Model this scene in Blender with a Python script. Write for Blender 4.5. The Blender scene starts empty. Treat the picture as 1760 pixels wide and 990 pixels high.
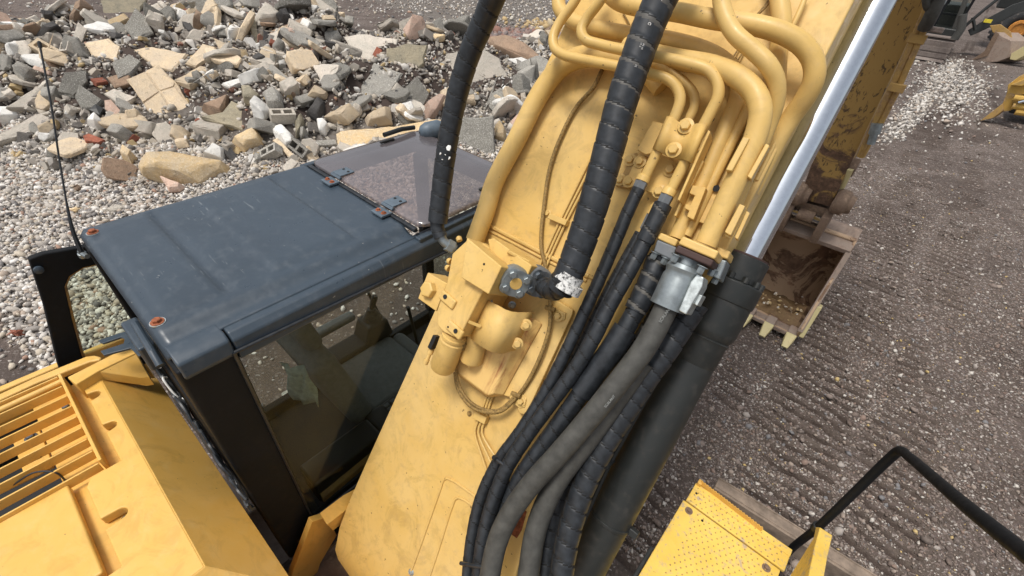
import bpy, bmesh, math, random
import numpy as np
from mathutils import Vector, Matrix, noise

random.seed(7)
rng = np.random.default_rng(7)
SC = bpy.context.scene
COL = SC.collection

# ------------------------------------------------------------------ camera
# world: X = right across the machine, Y = forward along the cab, Z = up, ground z = 0
FOC = 776.0
CX, CY = 880.0, 495.0
CAMH = 4.1


def _n(v):
    return v / np.linalg.norm(v)


_F = _n(np.array([1722 - CX, -65 - CY, FOC]))
_X = -_n(np.array([-310 - CX, -220 - CY, FOC]))
_X = _n(_X - _F * (_X @ _F))
_Z = np.cross(_X, _F)
RM = np.array([_X, _F, _Z])
CAMP = np.array([0.0, 0.0, CAMH])

cam = bpy.data.cameras.new("camera")
cam.sensor_width = 36.0
cam.lens = FOC / 1760 * 36.0
cam.clip_start = 0.05
cam.clip_end = 2000
camo = bpy.data.objects.new("camera", cam)
COL.objects.link(camo)
_m = Matrix(((RM[0][0], -RM[0][1], -RM[0][2], 0), (RM[1][0], -RM[1][1], -RM[1][2], 0),
             (RM[2][0], -RM[2][1], -RM[2][2], CAMH), (0, 0, 0, 1)))
camo.matrix_world = _m
SC.camera = camo

# ------------------------------------------------------------------ world, sun, exposure
SUN_EL, SUN_ROT = math.radians(70), math.radians(-165)
w = bpy.data.worlds.new("World")
SC.world = w
w.use_nodes = True
nt = w.node_tree
bg = nt.nodes["Background"]
sky = nt.nodes.new("ShaderNodeTexSky")
sky.sky_type = 'NISHITA'
sky.sun_disc = False
sky.sun_elevation = SUN_EL
sky.sun_rotation = SUN_ROT
sky.dust_density = 3.0
hs = nt.nodes.new("ShaderNodeHueSaturation")
hs.inputs["Saturation"].default_value = 0.28
nt.links.new(sky.outputs[0], hs.inputs["Color"])
nt.links.new(hs.outputs[0], bg.inputs["Color"])
bg.inputs["Strength"].default_value = 0.135
sd = bpy.data.lights.new("sun", 'SUN')
sd.energy = 2.1
sd.angle = math.radians(16)
sd.color = (1.0, 0.95, 0.88)
so = bpy.data.objects.new("sun", sd)
COL.objects.link(so)
_sd = Vector((math.sin(SUN_ROT) * math.cos(SUN_EL), math.cos(SUN_ROT) * math.cos(SUN_EL), math.sin(SUN_EL)))
so.rotation_euler = _sd.to_track_quat('Z', 'Y').to_euler()
SC.view_settings.view_transform = 'Standard'
SC.view_settings.look = 'None'
SC.view_settings.exposure = 0.28
SC.view_settings.gamma = 1.0


# ------------------------------------------------------------------ pixel -> place helpers
def ray(px, py):
    return RM @ np.array([(px - CX) / FOC, (py - CY) / FOC, 1.0])


def onz(px, py, z):
    r = ray(px, py)
    return CAMP + r * ((z - CAMH) / r[2])


def onx(px, py, x):
    r = ray(px, py)
    return CAMP + r * (x / r[0])


def ony(px, py, y):
    r = ray(px, py)
    return CAMP + r * (y / r[1])


def proj(p):
    q = (np.asarray(p) - CAMP) @ RM
    return np.array([CX + FOC * q[0] / q[2], CY + FOC * q[1] / q[2], q[2]])


# boom deck plane: origin, lateral U, along V, towards viewer W
BO = onx(640, 770, -1.25)
_B = onx(945, 90, -1.25)
BU = np.array([1.0, 0, 0])
BV = _n(_B - BO)
BW = np.cross(BU, BV)


def bp(px, py, h=0.0):
    r = ray(px, py)
    return CAMP + r * (((BO - CAMP) @ BW + h) / (r @ BW))


def B(u, v, h=0.0):
    return BO + BU * u + BV * v + BW * h


def depth(p):
    return proj(p)[2]


def lin(c):
    return c / 12.92 if c <= 0.04045 else ((c + 0.055) / 1.055) ** 2.4


def hexc(s):
    s = s.lstrip('#')
    return tuple(lin(int(s[i:i + 2], 16) / 255) for i in (0, 2, 4))


# ------------------------------------------------------------------ materials
class NT:
    def __init__(self, name):
        self.m = bpy.data.materials.new(name)
        self.m.use_nodes = True
        self.t = self.m.node_tree
        self.b = self.t.nodes["Principled BSDF"]

    def n(self, ty, **kw):
        nd = self.t.nodes.new("ShaderNode" + ty)
        for k, v in kw.items():
            setattr(nd, k, v)
        return nd

    def l(self, a, b):
        self.t.links.new(a, b)

    def coord(self, obj=False):
        if obj:
            return self.n("TexCoord").outputs["Object"]
        return self.n("NewGeometry").outputs["Position"]

    def noise(self, co, scale, detail=4, rough=0.55, dist=0.0):
        x = self.n("TexNoise")
        x.inputs["Scale"].default_value = scale
        x.inputs["Detail"].default_value = detail
        x.inputs["Roughness"].default_value = rough
        x.inputs["Distortion"].default_value = dist
        self.l(co, x.inputs["Vector"])
        return x

    def ramp(self, fac, stops, interp='LINEAR'):
        r = self.n("ValToRGB")
        r.color_ramp.interpolation = interp
        el = r.color_ramp.elements
        while len(el) < len(stops):
            el.new(0.5)
        for e, (p, c) in zip(el, stops):
            e.position = p
            e.color = (c, c, c, 1) if isinstance(c, (int, float)) else (*c[:3], 1)
        self.l(fac, r.inputs[0])
        return r.outputs[0]

    def mix(self, fac, a, b, blend='MIX'):
        x = self.n("Mix", data_type='RGBA', blend_type=blend)
        for s, v in ((x.inputs[0], fac), (x.inputs[6], a), (x.inputs[7], b)):
            if hasattr(v, 'is_output'):
                self.l(v, s)
            elif isinstance(v, (int, float)):
                s.default_value = v
            else:
                s.default_value = (*v[:3], 1)
        return x.outputs[2]

    def bump(self, h, strength=0.3, dist=0.01, prev=None):
        b = self.n("Bump")
        b.inputs["Strength"].default_value = strength
        b.inputs["Distance"].default_value = dist
        self.l(h, b.inputs["Height"])
        if prev is not None:
            self.l(prev, b.inputs["Normal"])
        self.l(b.outputs[0], self.b.inputs["Normal"])
        return b.outputs[0]


MT = {}


def paint(name, c, dark, dirt, rough=0.42, dirt_amt=0.35, spec=0.4, scale=3.0, chipc=None, chipt=0.735, smudge=0.0, patch=None):
    """painted steel: tonal drift, dust film, small chips"""
    m = NT(name)
    co = m.coord()
    n1 = m.noise(co, scale, 6, 0.6, 0.6)
    n2 = m.noise(co, scale * 9, 5, 0.65)
    n3 = m.noise(co, 55, 3, 0.5)
    base = m.mix(m.ramp(n1.outputs[0], [(0.35, 0.0), (0.68, 1.0)]), c, dark)
    base = m.mix(m.ramp(n2.outputs[0], [(0.52, 0.0), (0.75, dirt_amt)]), base, dirt)
    if smudge:
        n4 = m.noise(co, 5.5, 7, 0.72, 1.8)
        base = m.mix(m.ramp(n4.outputs[0], [(0.50, 0.0), (0.62, smudge)]), base, tuple(x * 0.55 for x in dark))
        n5 = m.noise(co, 1.7, 5, 0.6, 0.5)
        base = m.mix(m.ramp(n5.outputs[0], [(0.45, 0.0), (0.7, smudge * 0.7)]), base, (0.78, 0.62, 0.36))
    if name == "cab_paint":
        mp = m.n("Mapping")
        mp.inputs["Scale"].default_value = (9, 90, 9)
        mp.inputs["Rotation"].default_value = (0, 0, 0.5)
        m.l(co, mp.inputs["Vector"])
        n7 = m.noise(mp.outputs[0], 1.0, 3, 0.5, 0.3)
        n8 = m.noise(co, 2.6, 3, 0.5)
        sc_ = m.mix(1.0, m.ramp(n7.outputs[0], [(0.63, 0.0), (0.70, 1.0)]), m.ramp(n8.outputs[0], [(0.5, 0.0), (0.65, 0.6)]), 'MULTIPLY')
        base = m.mix(sc_, base, (0.19, 0.21, 0.22))
    if patch:
        n6 = m.noise(co, 13, 6, 0.65, 0.6)
        base = m.mix(m.ramp(n6.outputs[0], [(0.61, 0.0), (0.65, 0.75)]), base, patch)
    chip = m.ramp(n3.outputs[0], [(chipt, 0.0), (chipt + 0.015, 0.85)])
    base = m.mix(chip, base, chipc or tuple(x * 0.35 for x in dirt))
    m.l(base, m.b.inputs["Base Color"])
    m.l(m.ramp(n2.outputs[0], [(0.3, rough - 0.08), (0.75, rough + 0.22)]), m.b.inputs["Roughness"])
    m.b.inputs["Specular IOR Level"].default_value = spec
    m.bump(n3.outputs[0], 0.06, 0.004)
    MT[name] = m.m
    return m.m


paint("boom_yellow", (0.66, 0.445, 0.150), (0.61, 0.385, 0.105), (0.46, 0.30, 0.12), 0.48, 0.62, 0.28, chipt=0.72, smudge=0.34)
paint("pipe_yellow", (0.66, 0.445, 0.15), (0.60, 0.39, 0.115), (0.50, 0.34, 0.15), 0.40, 0.45, 0.35, smudge=0.22, chipt=0.715)
paint("hood_yellow", (0.74, 0.44, 0.105), (0.68, 0.395, 0.085), (0.70, 0.48, 0.18), 0.38, 0.4, scale=2.0, smudge=0.26)
paint("step_yellow", (0.82, 0.56, 0.12), (0.74, 0.48, 0.08), (0.42, 0.34, 0.24), 0.5, 0.9, scale=6, patch=(0.42, 0.33, 0.26))
paint("cab_paint", (0.042, 0.060, 0.080), (0.035, 0.050, 0.067), (0.15, 0.17, 0.19), 0.34, 0.20, 0.5, 2.2, (0.30, 0.30, 0.29), 0.745)
paint("cab_black", (0.010, 0.011, 0.012), (0.013, 0.014, 0.016), (0.04, 0.04, 0.04), 0.5, 0.25, 0.12)
paint("cylinder_black", (0.018, 0.020, 0.019), (0.024, 0.026, 0.025), (0.08, 0.07, 0.06), 0.42, 0.35, 0.4)
paint("primer_brown", (0.055, 0.028, 0.024), (0.045, 0.024, 0.02), (0.09, 0.06, 0.05), 0.6)
paint("grey_metal", (0.16, 0.17, 0.18), (0.10, 0.11, 0.12), (0.3, 0.3, 0.28), 0.45, 0.5)


def simple(name, c, rough, metal=0.0, nscale=30, var=0.25, bump=0.0, obj=False, spec=0.5):
    m = NT(name)
    co = m.coord(obj)
    n1 = m.noise(co, nscale, 5, 0.6)
    base = m.mix(m.ramp(n1.outputs[0], [(0.3, 0.0), (0.7, 1.0)]), tuple(x * (1 - var) for x in c), tuple(min(1, x * (1 + var)) for x in c))
    m.l(base, m.b.inputs["Base Color"])
    m.b.inputs["Roughness"].default_value = rough
    m.b.inputs["Metallic"].default_value = metal
    m.b.inputs["Specular IOR Level"].default_value = spec
    if bump:
        m.bump(n1.outputs[0], bump, 0.006)
    MT[name] = m.m
    return m.m


simple("rubber", (0.018, 0.021, 0.025), 0.44, 0, 40, 0.5, 0.05)
simple("rubber_grey", (0.055, 0.054, 0.048), 0.62, 0, 26, 0.35, 0.12)
simple("rubber_under", (0.075, 0.07, 0.062), 0.6, 0, 40, 0.3)
simple("chrome", (0.62, 0.66, 0.71), 0.07, 1.0, 60, 0.05, 0.01)
simple("galvanised", (0.25, 0.28, 0.29), 0.42, 0.6, 22, 0.28, 0.05)
simple("zinc_pale", (0.5, 0.54, 0.53), 0.4, 0.6, 60, 0.3, 0.05)
simple("bolt_grey", (0.13, 0.15, 0.17), 0.42, 0.6, 60, 0.3)
simple("rust", (0.25, 0.075, 0.03), 0.75, 0.1, 70, 0.5, 0.2)
simple("fabric_seat", (0.17, 0.18, 0.18), 0.95, 0, 40, 0.15, 0.1)
simple("plastic_dark", (0.012, 0.013, 0.013), 0.45, 0, 60, 0.2)
simple("mirror_blue", (0.09, 0.12, 0.15), 0.5, 0, 30, 0.2)
simple("cable_tan", (0.24, 0.15, 0.045), 0.75, 0, 120, 0.5, 0.3)
simple("hole_black", (0.004, 0.004, 0.004), 0.8)
m = NT("tape_white")
n1 = m.noise(m.coord(), 60, 5, 0.7)
m.l(m.ramp(n1.outputs[0], [(0.46, (0.66, 0.66, 0.64)), (0.55, (0.35, 0.35, 0.34)), (0.60, (0.03, 0.03, 0.03))]), m.b.inputs["Base Color"])
MT["tape_white"] = m.m
simple("white_plain", (0.7, 0.7, 0.68), 0.5, 0, 80, 0.15)
simple("cloth_pale", (0.35, 0.42, 0.38), 0.9, 0, 40, 0.3, 0.2)
simple("white_print", (0.7, 0.7, 0.68), 0.6)
simple("rubber_print", (0.22, 0.23, 0.22), 0.6)
simple("decal_yellow", (0.8, 0.65, 0.05), 0.5)
simple("orange_paint", (0.62, 0.26, 0.05), 0.5, 0, 8, 0.3)
simple("mud_wood", (0.22, 0.17, 0.13), 0.9, 0, 14, 0.4, 0.4)

# streaky rust on the valve saddle, muddy metals
m = NT("saddle_rust")
co = m.coord()
mp = m.n("Mapping")
mp.inputs["Rotation"].default_value = (-math.radians(55), 0, 0)
mp.inputs["Scale"].default_value = (22, 4, 3)
m.l(co, mp.inputs["Vector"])
n1 = m.noise(mp.outputs[0], 1.6, 6, 0.7, 0.8)
n2 = m.noise(co, 7, 4, 0.5)
fac = m.mix(1.0, m.ramp(n1.outputs[0], [(0.46, 0.0), (0.66, 1.0)]), m.ramp(n2.outputs[0], [(0.40, 0.0), (0.6, 1.0)]), 'MULTIPLY')
m.l(m.mix(fac, (0.68, 0.45, 0.16), (0.30, 0.09, 0.03)), m.b.inputs["Base Color"])
m.b.inputs["Roughness"].default_value = 0.6
MT["saddle_rust"] = m.m


def muddy(name, c, mud, lo, hi, scale=4.0, metal=0.0, rough=0.75, zfade=None, marks=0.0):
    m = NT(name)
    co = m.coord()
    n1 = m.noise(co, scale, 8, 0.68, 1.2)
    n2 = m.noise(co, scale * 7, 6, 0.6)
    f = n1.outputs[0]
    if zfade:
        sp = m.n("SeparateXYZ")
        m.l(co, sp.inputs[0])
        mr = m.n("MapRange")
        mr.inputs[1].default_value = zfade[0]
        mr.inputs[2].default_value = zfade[1]
        mr.inputs[3].default_value = 0.24
        mr.inputs[4].default_value = -0.12
        m.l(sp.outputs[2], mr.inputs[0])
        ad = m.n("Math", operation='ADD')
        m.l(f, ad.inputs[0])
        m.l(mr.outputs[0], ad.inputs[1])
        f = ad.outputs[0]
    mudv = m.mix(m.ramp(n2.outputs[0], [(0.35, 0.0), (0.65, 1.0)]), mud, tuple(x * 2.0 for x in mud))
    n4 = m.noise(co, scale * 2.6, 7, 0.75, 0.4)
    mudv = m.mix(m.ramp(n4.outputs[0], [(0.52, 0.0), (0.66, 0.8)]), mudv, tuple(min(1, x * 3.6) for x in mud))
    if marks:
        mp = m.n("Mapping")
        mp.inputs["Scale"].default_value = (22, 15, 7)
        mp.inputs["Rotation"].default_value = (0.2, 0.6, 0.3)
        m.l(co, mp.inputs["Vector"])
        n5 = m.noise(mp.outputs[0], 1.0, 5, 0.72, 0.5)
        c = m.mix(m.ramp(n5.outputs[0], [(0.57, 0.0), (0.60, marks)]), c, (0.07, 0.045, 0.025))
    m.l(m.mix(m.ramp(f, [(lo, 0.0), (hi, 1.0)]), c, mudv), m.b.inputs["Base Color"])
    m.b.inputs["Roughness"].default_value = rough
    m.b.inputs["Metallic"].default_value = metal
    m.bump(n2.outputs[0], 0.4, 0.012)
    MT[name] = m.m


muddy("stick_paint", (0.38, 0.235, 0.07), (0.07, 0.04, 0.024), 0.50, 0.58, 3.2, 0, 0.6, (1.45, 3.0), 0.85)
muddy("dirty_yellow", (0.42, 0.26, 0.08), (0.16, 0.10, 0.06), 0.45, 0.7, 6)
muddy("mud_steel", (0.17, 0.11, 0.075), (0.13, 0.09, 0.06), 0.4, 0.65, 6)
muddy("bucket_inner", (0.50, 0.35, 0.225), (0.13, 0.078, 0.048), 0.50, 0.54, 1.6)
muddy("bucket_outer", (0.30, 0.235, 0.19), (0.15, 0.105, 0.08), 0.42, 0.7, 3)
muddy("tooth_worn", (0.55, 0.47, 0.24), (0.3, 0.23, 0.12), 0.55, 0.72, 9, 0, 0.45)
muddy("grey_track", (0.20, 0.165, 0.145), (0.09, 0.07, 0.06), 0.4, 0.65, 3)
muddy("tyre", (0.05, 0.052, 0.055), (0.10, 0.085, 0.075), 0.5, 0.7, 3)
muddy("loader_yellow", (0.5, 0.31, 0.07), (0.22, 0.15, 0.09), 0.5, 0.7, 3)
muddy("soil_loose", (0.20, 0.13, 0.06), (0.10, 0.06, 0.03), 0.4, 0.6, 12)


def glass(name, tint, alpha_mix, rough=0.03):
    """tinted pane: transparent tint plus a glossy coat"""
    m = NT(name)
    t = m.t
    out = t.nodes["Material Output"]
    tr = m.n("BsdfTransparent")
    tr.inputs[0].default_value = (*tint, 1)
    gl = m.n("BsdfGlossy")
    gl.inputs["Roughness"].default_value = rough
    gl.inputs[0].default_value = (0.85, 0.87, 0.9, 1)
    ge = m.n("NewGeometry")
    dp = m.n("VectorMath", operation='DOT_PRODUCT')
    m.l(ge.outputs["Incoming"], dp.inputs[0])
    m.l(ge.outputs["Normal"], dp.inputs[1])
    ab = m.n("Math", operation='ABSOLUTE')
    m.l(dp.outputs["Value"], ab.inputs[0])
    om = m.n("Math", operation='SUBTRACT')
    om.inputs[0].default_value = 1.0
    m.l(ab.outputs[0], om.inputs[1])
    pw = m.n("Math", operation='POWER')
    pw.inputs[1].default_value = 5.0
    m.l(om.outputs[0], pw.inputs[0])
    ad = m.n("Math", operation='MULTIPLY_ADD')
    ad.inputs[1].default_value = 0.95
    ad.inputs[2].default_value = alpha_mix
    ad.use_clamp = True
    m.l(pw.outputs[0], ad.inputs[0])
    mx = m.n("MixShader")
    m.l(ad.outputs[0], mx.inputs[0])
    m.l(tr.outputs[0], mx.inputs[1])
    m.l(gl.outputs[0], mx.inputs[2])
    m.l(mx.outputs[0], out.inputs[0])
    MT[name] = m.m


glass("window_glass", (0.79, 0.82, 0.79), 0.014)
glass("door_glass", (0.84, 0.88, 0.82), 0.02)
# smoked roof hatch with dust film
m = NT("hatch_glass")
out = m.t.nodes["Material Output"]
tr = m.n("BsdfTransparent")
tr.inputs[0].default_value = (0.40, 0.32, 0.30, 1)
m.b.inputs["Base Color"].default_value = (0.20, 0.18, 0.19, 1)
nn = m.noise(m.coord(), 3.0, 5, 0.6)
m.l(m.ramp(nn.outputs[0], [(0.3, 0.06), (0.7, 0.14)]), m.b.inputs["Roughness"])
m.b.inputs["Specular IOR Level"].default_value = 1.0
m.b.inputs["Coat Weight"].default_value = 1.0
m.b.inputs["Coat Roughness"].default_value = 0.04
mx = m.n("MixShader")
m.l(m.ramp(nn.outputs[0], [(0.3, 0.5), (0.7, 0.62)]), mx.inputs[0])
m.l(tr.outputs[0], mx.inputs[1])
m.l(m.b.outputs[0], mx.inputs[2])
m.l(mx.outputs[0], out.inputs[0])
MT["hatch_glass"] = m.m


def stone(name, c1, c2, speck, speck_amt=0.5, spk_scale=40, bump=0.5):
    m = NT(name)
    co = m.coord(True)
    oi = m.n("ObjectInfo")
    va = m.n("VectorMath", operation='ADD')
    sc = m.n("VectorMath", operation='SCALE')
    sc.inputs[0].default_value = (13, 7, 5)
    m.l(oi.outputs["Random"], sc.inputs["Scale"])
    m.l(co, va.inputs[0])
    m.l(sc.outputs[0], va.inputs[1])
    co = va.outputs[0]
    n1 = m.noise(co, 3.5, 6, 0.62, 0.6)
    n2 = m.noise(co, spk_scale, 4, 0.7)
    n3 = m.noise(co, 11, 7, 0.7)
    base = m.mix(m.ramp(n1.outputs[0], [(0.36, 0.0), (0.64, 1.0)]), c1, c2)
    base = m.mix(m.ramp(n3.outputs[0], [(0.55, 0.0), (0.68, 0.55)]), base, tuple(x * 0.45 for x in c2))
    base = m.mix(m.ramp(n2.outputs[0], [(0.53, 0.0), (0.64, speck_amt)]), base, speck)
    hsv = m.n("HueSaturation")
    mr = m.n("MapRange")
    mr.inputs[3].default_value = 0.72
    mr.inputs[4].default_value = 1.22
    m.l(oi.outputs["Random"], mr.inputs[0])
    m.l(mr.outputs[0], hsv.inputs["Value"])
    m.l(base, hsv.inputs["Color"])
    m.l(hsv.outputs[0], m.b.inputs["Base Color"])
    m.b.inputs["Roughness"].default_value = 0.9
    m.b.inputs["Specular IOR Level"].default_value = 0.25
    b1 = m.bump(n3.outputs[0], bump, 0.05)
    m.bump(n2.outputs[0], bump * 1.2, 0.02, b1)
    MT[name] = m.m


stone("stone_tan", (0.66, 0.521, 0.35), (0.568, 0.462, 0.337), (0.85, 0.766, 0.607), 0.35)
stone("stone_pale", (0.581, 0.515, 0.436), (0.475, 0.436, 0.37), (0.792, 0.752, 0.686), 0.4)
stone("stone_grey", (0.33, 0.31, 0.271), (0.264, 0.251, 0.224), (0.634, 0.607, 0.554), 0.6)
stone("stone_speckled", (0.211, 0.198, 0.172), (0.264, 0.251, 0.218), (0.686, 0.66, 0.607), 0.8, 55, 0.8)
stone("stone_dark", (0.063, 0.061, 0.06), (0.092, 0.086, 0.081), (0.23, 0.218, 0.207), 0.25)
stone("stone_brown", (0.33, 0.224, 0.152), (0.251, 0.178, 0.125), (0.554, 0.449, 0.356), 0.35)
stone("stone_ochre", (0.66, 0.475, 0.251), (0.581, 0.462, 0.31), (0.85, 0.766, 0.594), 0.5)
stone("stone_olive", (0.383, 0.33, 0.231), (0.264, 0.238, 0.178), (0.594, 0.528, 0.396), 0.5)
stone("stone_white", (0.792, 0.766, 0.713), (0.66, 0.647, 0.607), (0.85, 0.85, 0.85), 0.4)
stone("stone_pink", (0.581, 0.396, 0.304), (0.528, 0.396, 0.317), (0.792, 0.686, 0.594), 0.4)
stone("brick_red", (0.345, 0.115, 0.069), (0.276, 0.103, 0.069), (0.517, 0.345, 0.276), 0.2)
stone("concrete_kerb", (0.356, 0.343, 0.304), (0.238, 0.238, 0.198), (0.66, 0.66, 0.62), 0.5)

# small stones: per-stone tone attribute picks a colour out of a palette
def gravel_mat(name, stops):
    m = NT(name)
    at = m.n("Attribute")
    at.attribute_name = "tone"
    base = m.ramp(at.outputs["Fac"], stops, 'CONSTANT')
    n1 = m.noise(m.coord(), 45, 4, 0.6)
    base = m.mix(m.ramp(n1.outputs[0], [(0.35, 0.0), (0.7, 0.45)]), base, (0.30, 0.26, 0.22))
    m.l(base, m.b.inputs["Base Color"])
    m.b.inputs["Roughness"].default_value = 0.85
    m.b.inputs["Specular IOR Level"].default_value = 0.3
    MT[name] = m.m


gravel_mat("pale_gravel", [(0, (0.46, 0.42, 0.37)), (0.2, (0.64, 0.60, 0.55)), (0.38, (0.30, 0.275, 0.25)), (0.5, (0.74, 0.71, 0.66)),
                           (0.62, (0.44, 0.36, 0.29)), (0.72, (0.20, 0.19, 0.185)), (0.82, (0.55, 0.48, 0.38)), (0.915, (0.36, 0.22, 0.16)),
                           (0.935, (0.11, 0.108, 0.115)), (0.97, (0.85, 0.82, 0.78))])
gravel_mat("dark_gravel", [(0, (0.13, 0.095, 0.08)), (0.2, (0.20, 0.155, 0.135)), (0.38, (0.30, 0.24, 0.20)), (0.52, (0.11, 0.085, 0.075)),
                           (0.66, (0.36, 0.32, 0.29)), (0.76, (0.22, 0.15, 0.12)), (0.86, (0.16, 0.16, 0.17)), (0.91, (0.58, 0.54, 0.49)),
                           (0.985, (0.55, 0.40, 0.16))])
gravel_mat("rubble_chips", [(0, (0.42, 0.37, 0.30)), (0.16, (0.24, 0.225, 0.205)), (0.32, (0.54, 0.50, 0.44)), (0.46, (0.30, 0.27, 0.235)),
                            (0.58, (0.09, 0.085, 0.08)), (0.70, (0.60, 0.57, 0.52)), (0.80, (0.36, 0.33, 0.28)), (0.915, (0.27, 0.12, 0.08)),
                            (0.93, (0.45, 0.33, 0.16)), (0.97, (0.68, 0.66, 0.62))])
gravel_mat("brick_chips", [(0, (0.22, 0.14, 0.12)), (0.3, (0.26, 0.18, 0.16)), (0.5, (0.16, 0.13, 0.13)), (0.7, (0.33, 0.25, 0.22)), (0.85, (0.24, 0.11, 0.08))])
gravel_mat("ochre_chips", [(0, (0.50, 0.36, 0.17)), (0.3, (0.60, 0.50, 0.34)), (0.55, (0.40, 0.27, 0.12)), (0.75, (0.62, 0.58, 0.5)), (0.9, (0.3, 0.22, 0.14))])

# ground sheet
m = NT("ground_soil")
co = m.coord()
ag = m.n("Attribute")
ag.attribute_name = "gravel"
aw = m.n("Attribute")
aw.attribute_name = "wet"
nb = m.noise(co, 1.3, 6, 0.65)
nf = m.noise(co, 26, 6, 0.7)
vo = m.n("TexVoronoi")
vo.inputs["Scale"].default_value = 17
m.l(co, vo.inputs["Vector"])
vs = m.n("SeparateColor")
m.l(vo.outputs["Color"], vs.inputs[0])
vo2 = m.n("TexVoronoi")
vo2.inputs["Scale"].default_value = 48
m.l(co, vo2.inputs["Vector"])
vs2 = m.n("SeparateColor")
m.l(vo2.outputs["Color"], vs2.inputs[0])
soil = m.mix(m.ramp(nb.outputs[0], [(0.35, 0.0), (0.65, 1.0)]), (0.072, 0.056, 0.046), (0.114, 0.090, 0.074))
soil = m.mix(m.ramp(nf.outputs[0], [(0.45, 0.0), (0.7, 0.6)]), soil, (0.165, 0.13, 0.11))
chips = m.ramp(vs2.outputs[0], [(0, (0.12, 0.09, 0.08)), (0.35, (0.21, 0.165, 0.145)), (0.6, (0.145, 0.115, 0.105)), (0.78, (0.30, 0.26, 0.235)), (0.92, (0.42, 0.38, 0.35))], 'CONSTANT')
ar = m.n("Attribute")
ar.attribute_name = "rut_heap_shade"
cn = m.noise(co, 2.3, 5, 0.7)
cm = m.n("Math", operation='MULTIPLY_ADD')
cm.inputs[1].default_value = 1.6
cm.inputs[2].default_value = -0.72
m.l(cn.outputs[0], cm.inputs[0])
c2 = m.n("Math", operation='ADD')
m.l(cm.outputs[0], c2.inputs[0])
m.l(vs2.outputs[1], c2.inputs[1])
cr = m.n("Math", operation='MULTIPLY_ADD')
cr.inputs[1].default_value = -0.9
m.l(ar.outputs["Fac"], cr.inputs[0])
m.l(c2.outputs[0], cr.inputs[2])
soil = m.mix(m.ramp(cr.outputs[0], [(0.60, 0.0), (0.66, 0.8)]), soil, chips)
soil = m.mix(m.ramp(ar.outputs["Fac"], [(0.25, 0.0), (0.9, 0.75)]), soil, (0.052, 0.036, 0.030))  # shade painted into the soil: print troughs and ground under the heap
pale = m.ramp(vs.outputs[0], [(0, (0.36, 0.32, 0.28)), (0.25, (0.5, 0.46, 0.42)), (0.5, (0.27, 0.235, 0.21)), (0.7, (0.58, 0.54, 0.5)), (0.88, (0.17, 0.16, 0.155))], 'CONSTANT')
pale = m.mix(m.ramp(vo.outputs["Distance"], [(0.02, 0.0), (0.045, 0.85)]), pale, (0.10, 0.085, 0.072))
nd_ = m.noise(co, 0.42, 5, 0.6, 0.8)
soil = m.mix(m.ramp(nd_.outputs[0], [(0.46, 0.0), (0.60, 0.55)]), soil, (0.060, 0.044, 0.037))
gm = m.n("Math", operation='ADD')
m.l(ag.outputs["Fac"], gm.inputs[0])
nm = m.n("Math", operation='MULTIPLY_ADD')
nm.inputs[1].default_value = 0.9
nm.inputs[2].default_value = -0.45
m.l(m.noise(co, 4.5, 5, 0.7).outputs[0], nm.inputs[0])
m.l(nm.outputs[0], gm.inputs[1])
gmask = m.ramp(gm.outputs[0], [(0.42, 0.0), (0.58, 1.0)])
gc = m.mix(gmask, soil, pale)
gc = m.mix(aw.outputs["Fac"], gc, (0.075, 0.055, 0.042))
m.l(gc, m.b.inputs["Base Color"])
mrr = m.n("MapRange")
mrr.inputs[3].default_value = 0.92
mrr.inputs[4].default_value = 0.25
m.l(aw.outputs["Fac"], mrr.inputs[0])
m.l(mrr.outputs[0], m.b.inputs["Roughness"])
m.b.inputs["Specular IOR Level"].default_value = 0.3
b1 = m.bump(vo2.outputs["Distance"], -0.0 + 0.5, 0.012)
b2 = m.bump(nf.outputs[0], 0.7, 0.03, b1)
m.bump(nb.outputs[0], 0.4, 0.10, b2)
MT["ground"] = m.m

m = NT("puddle_water")
m.b.inputs["Base Color"].default_value = (0.13, 0.11, 0.10, 1)
m.b.inputs["Roughness"].default_value = 0.06
MT["puddle"] = m.m


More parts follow.
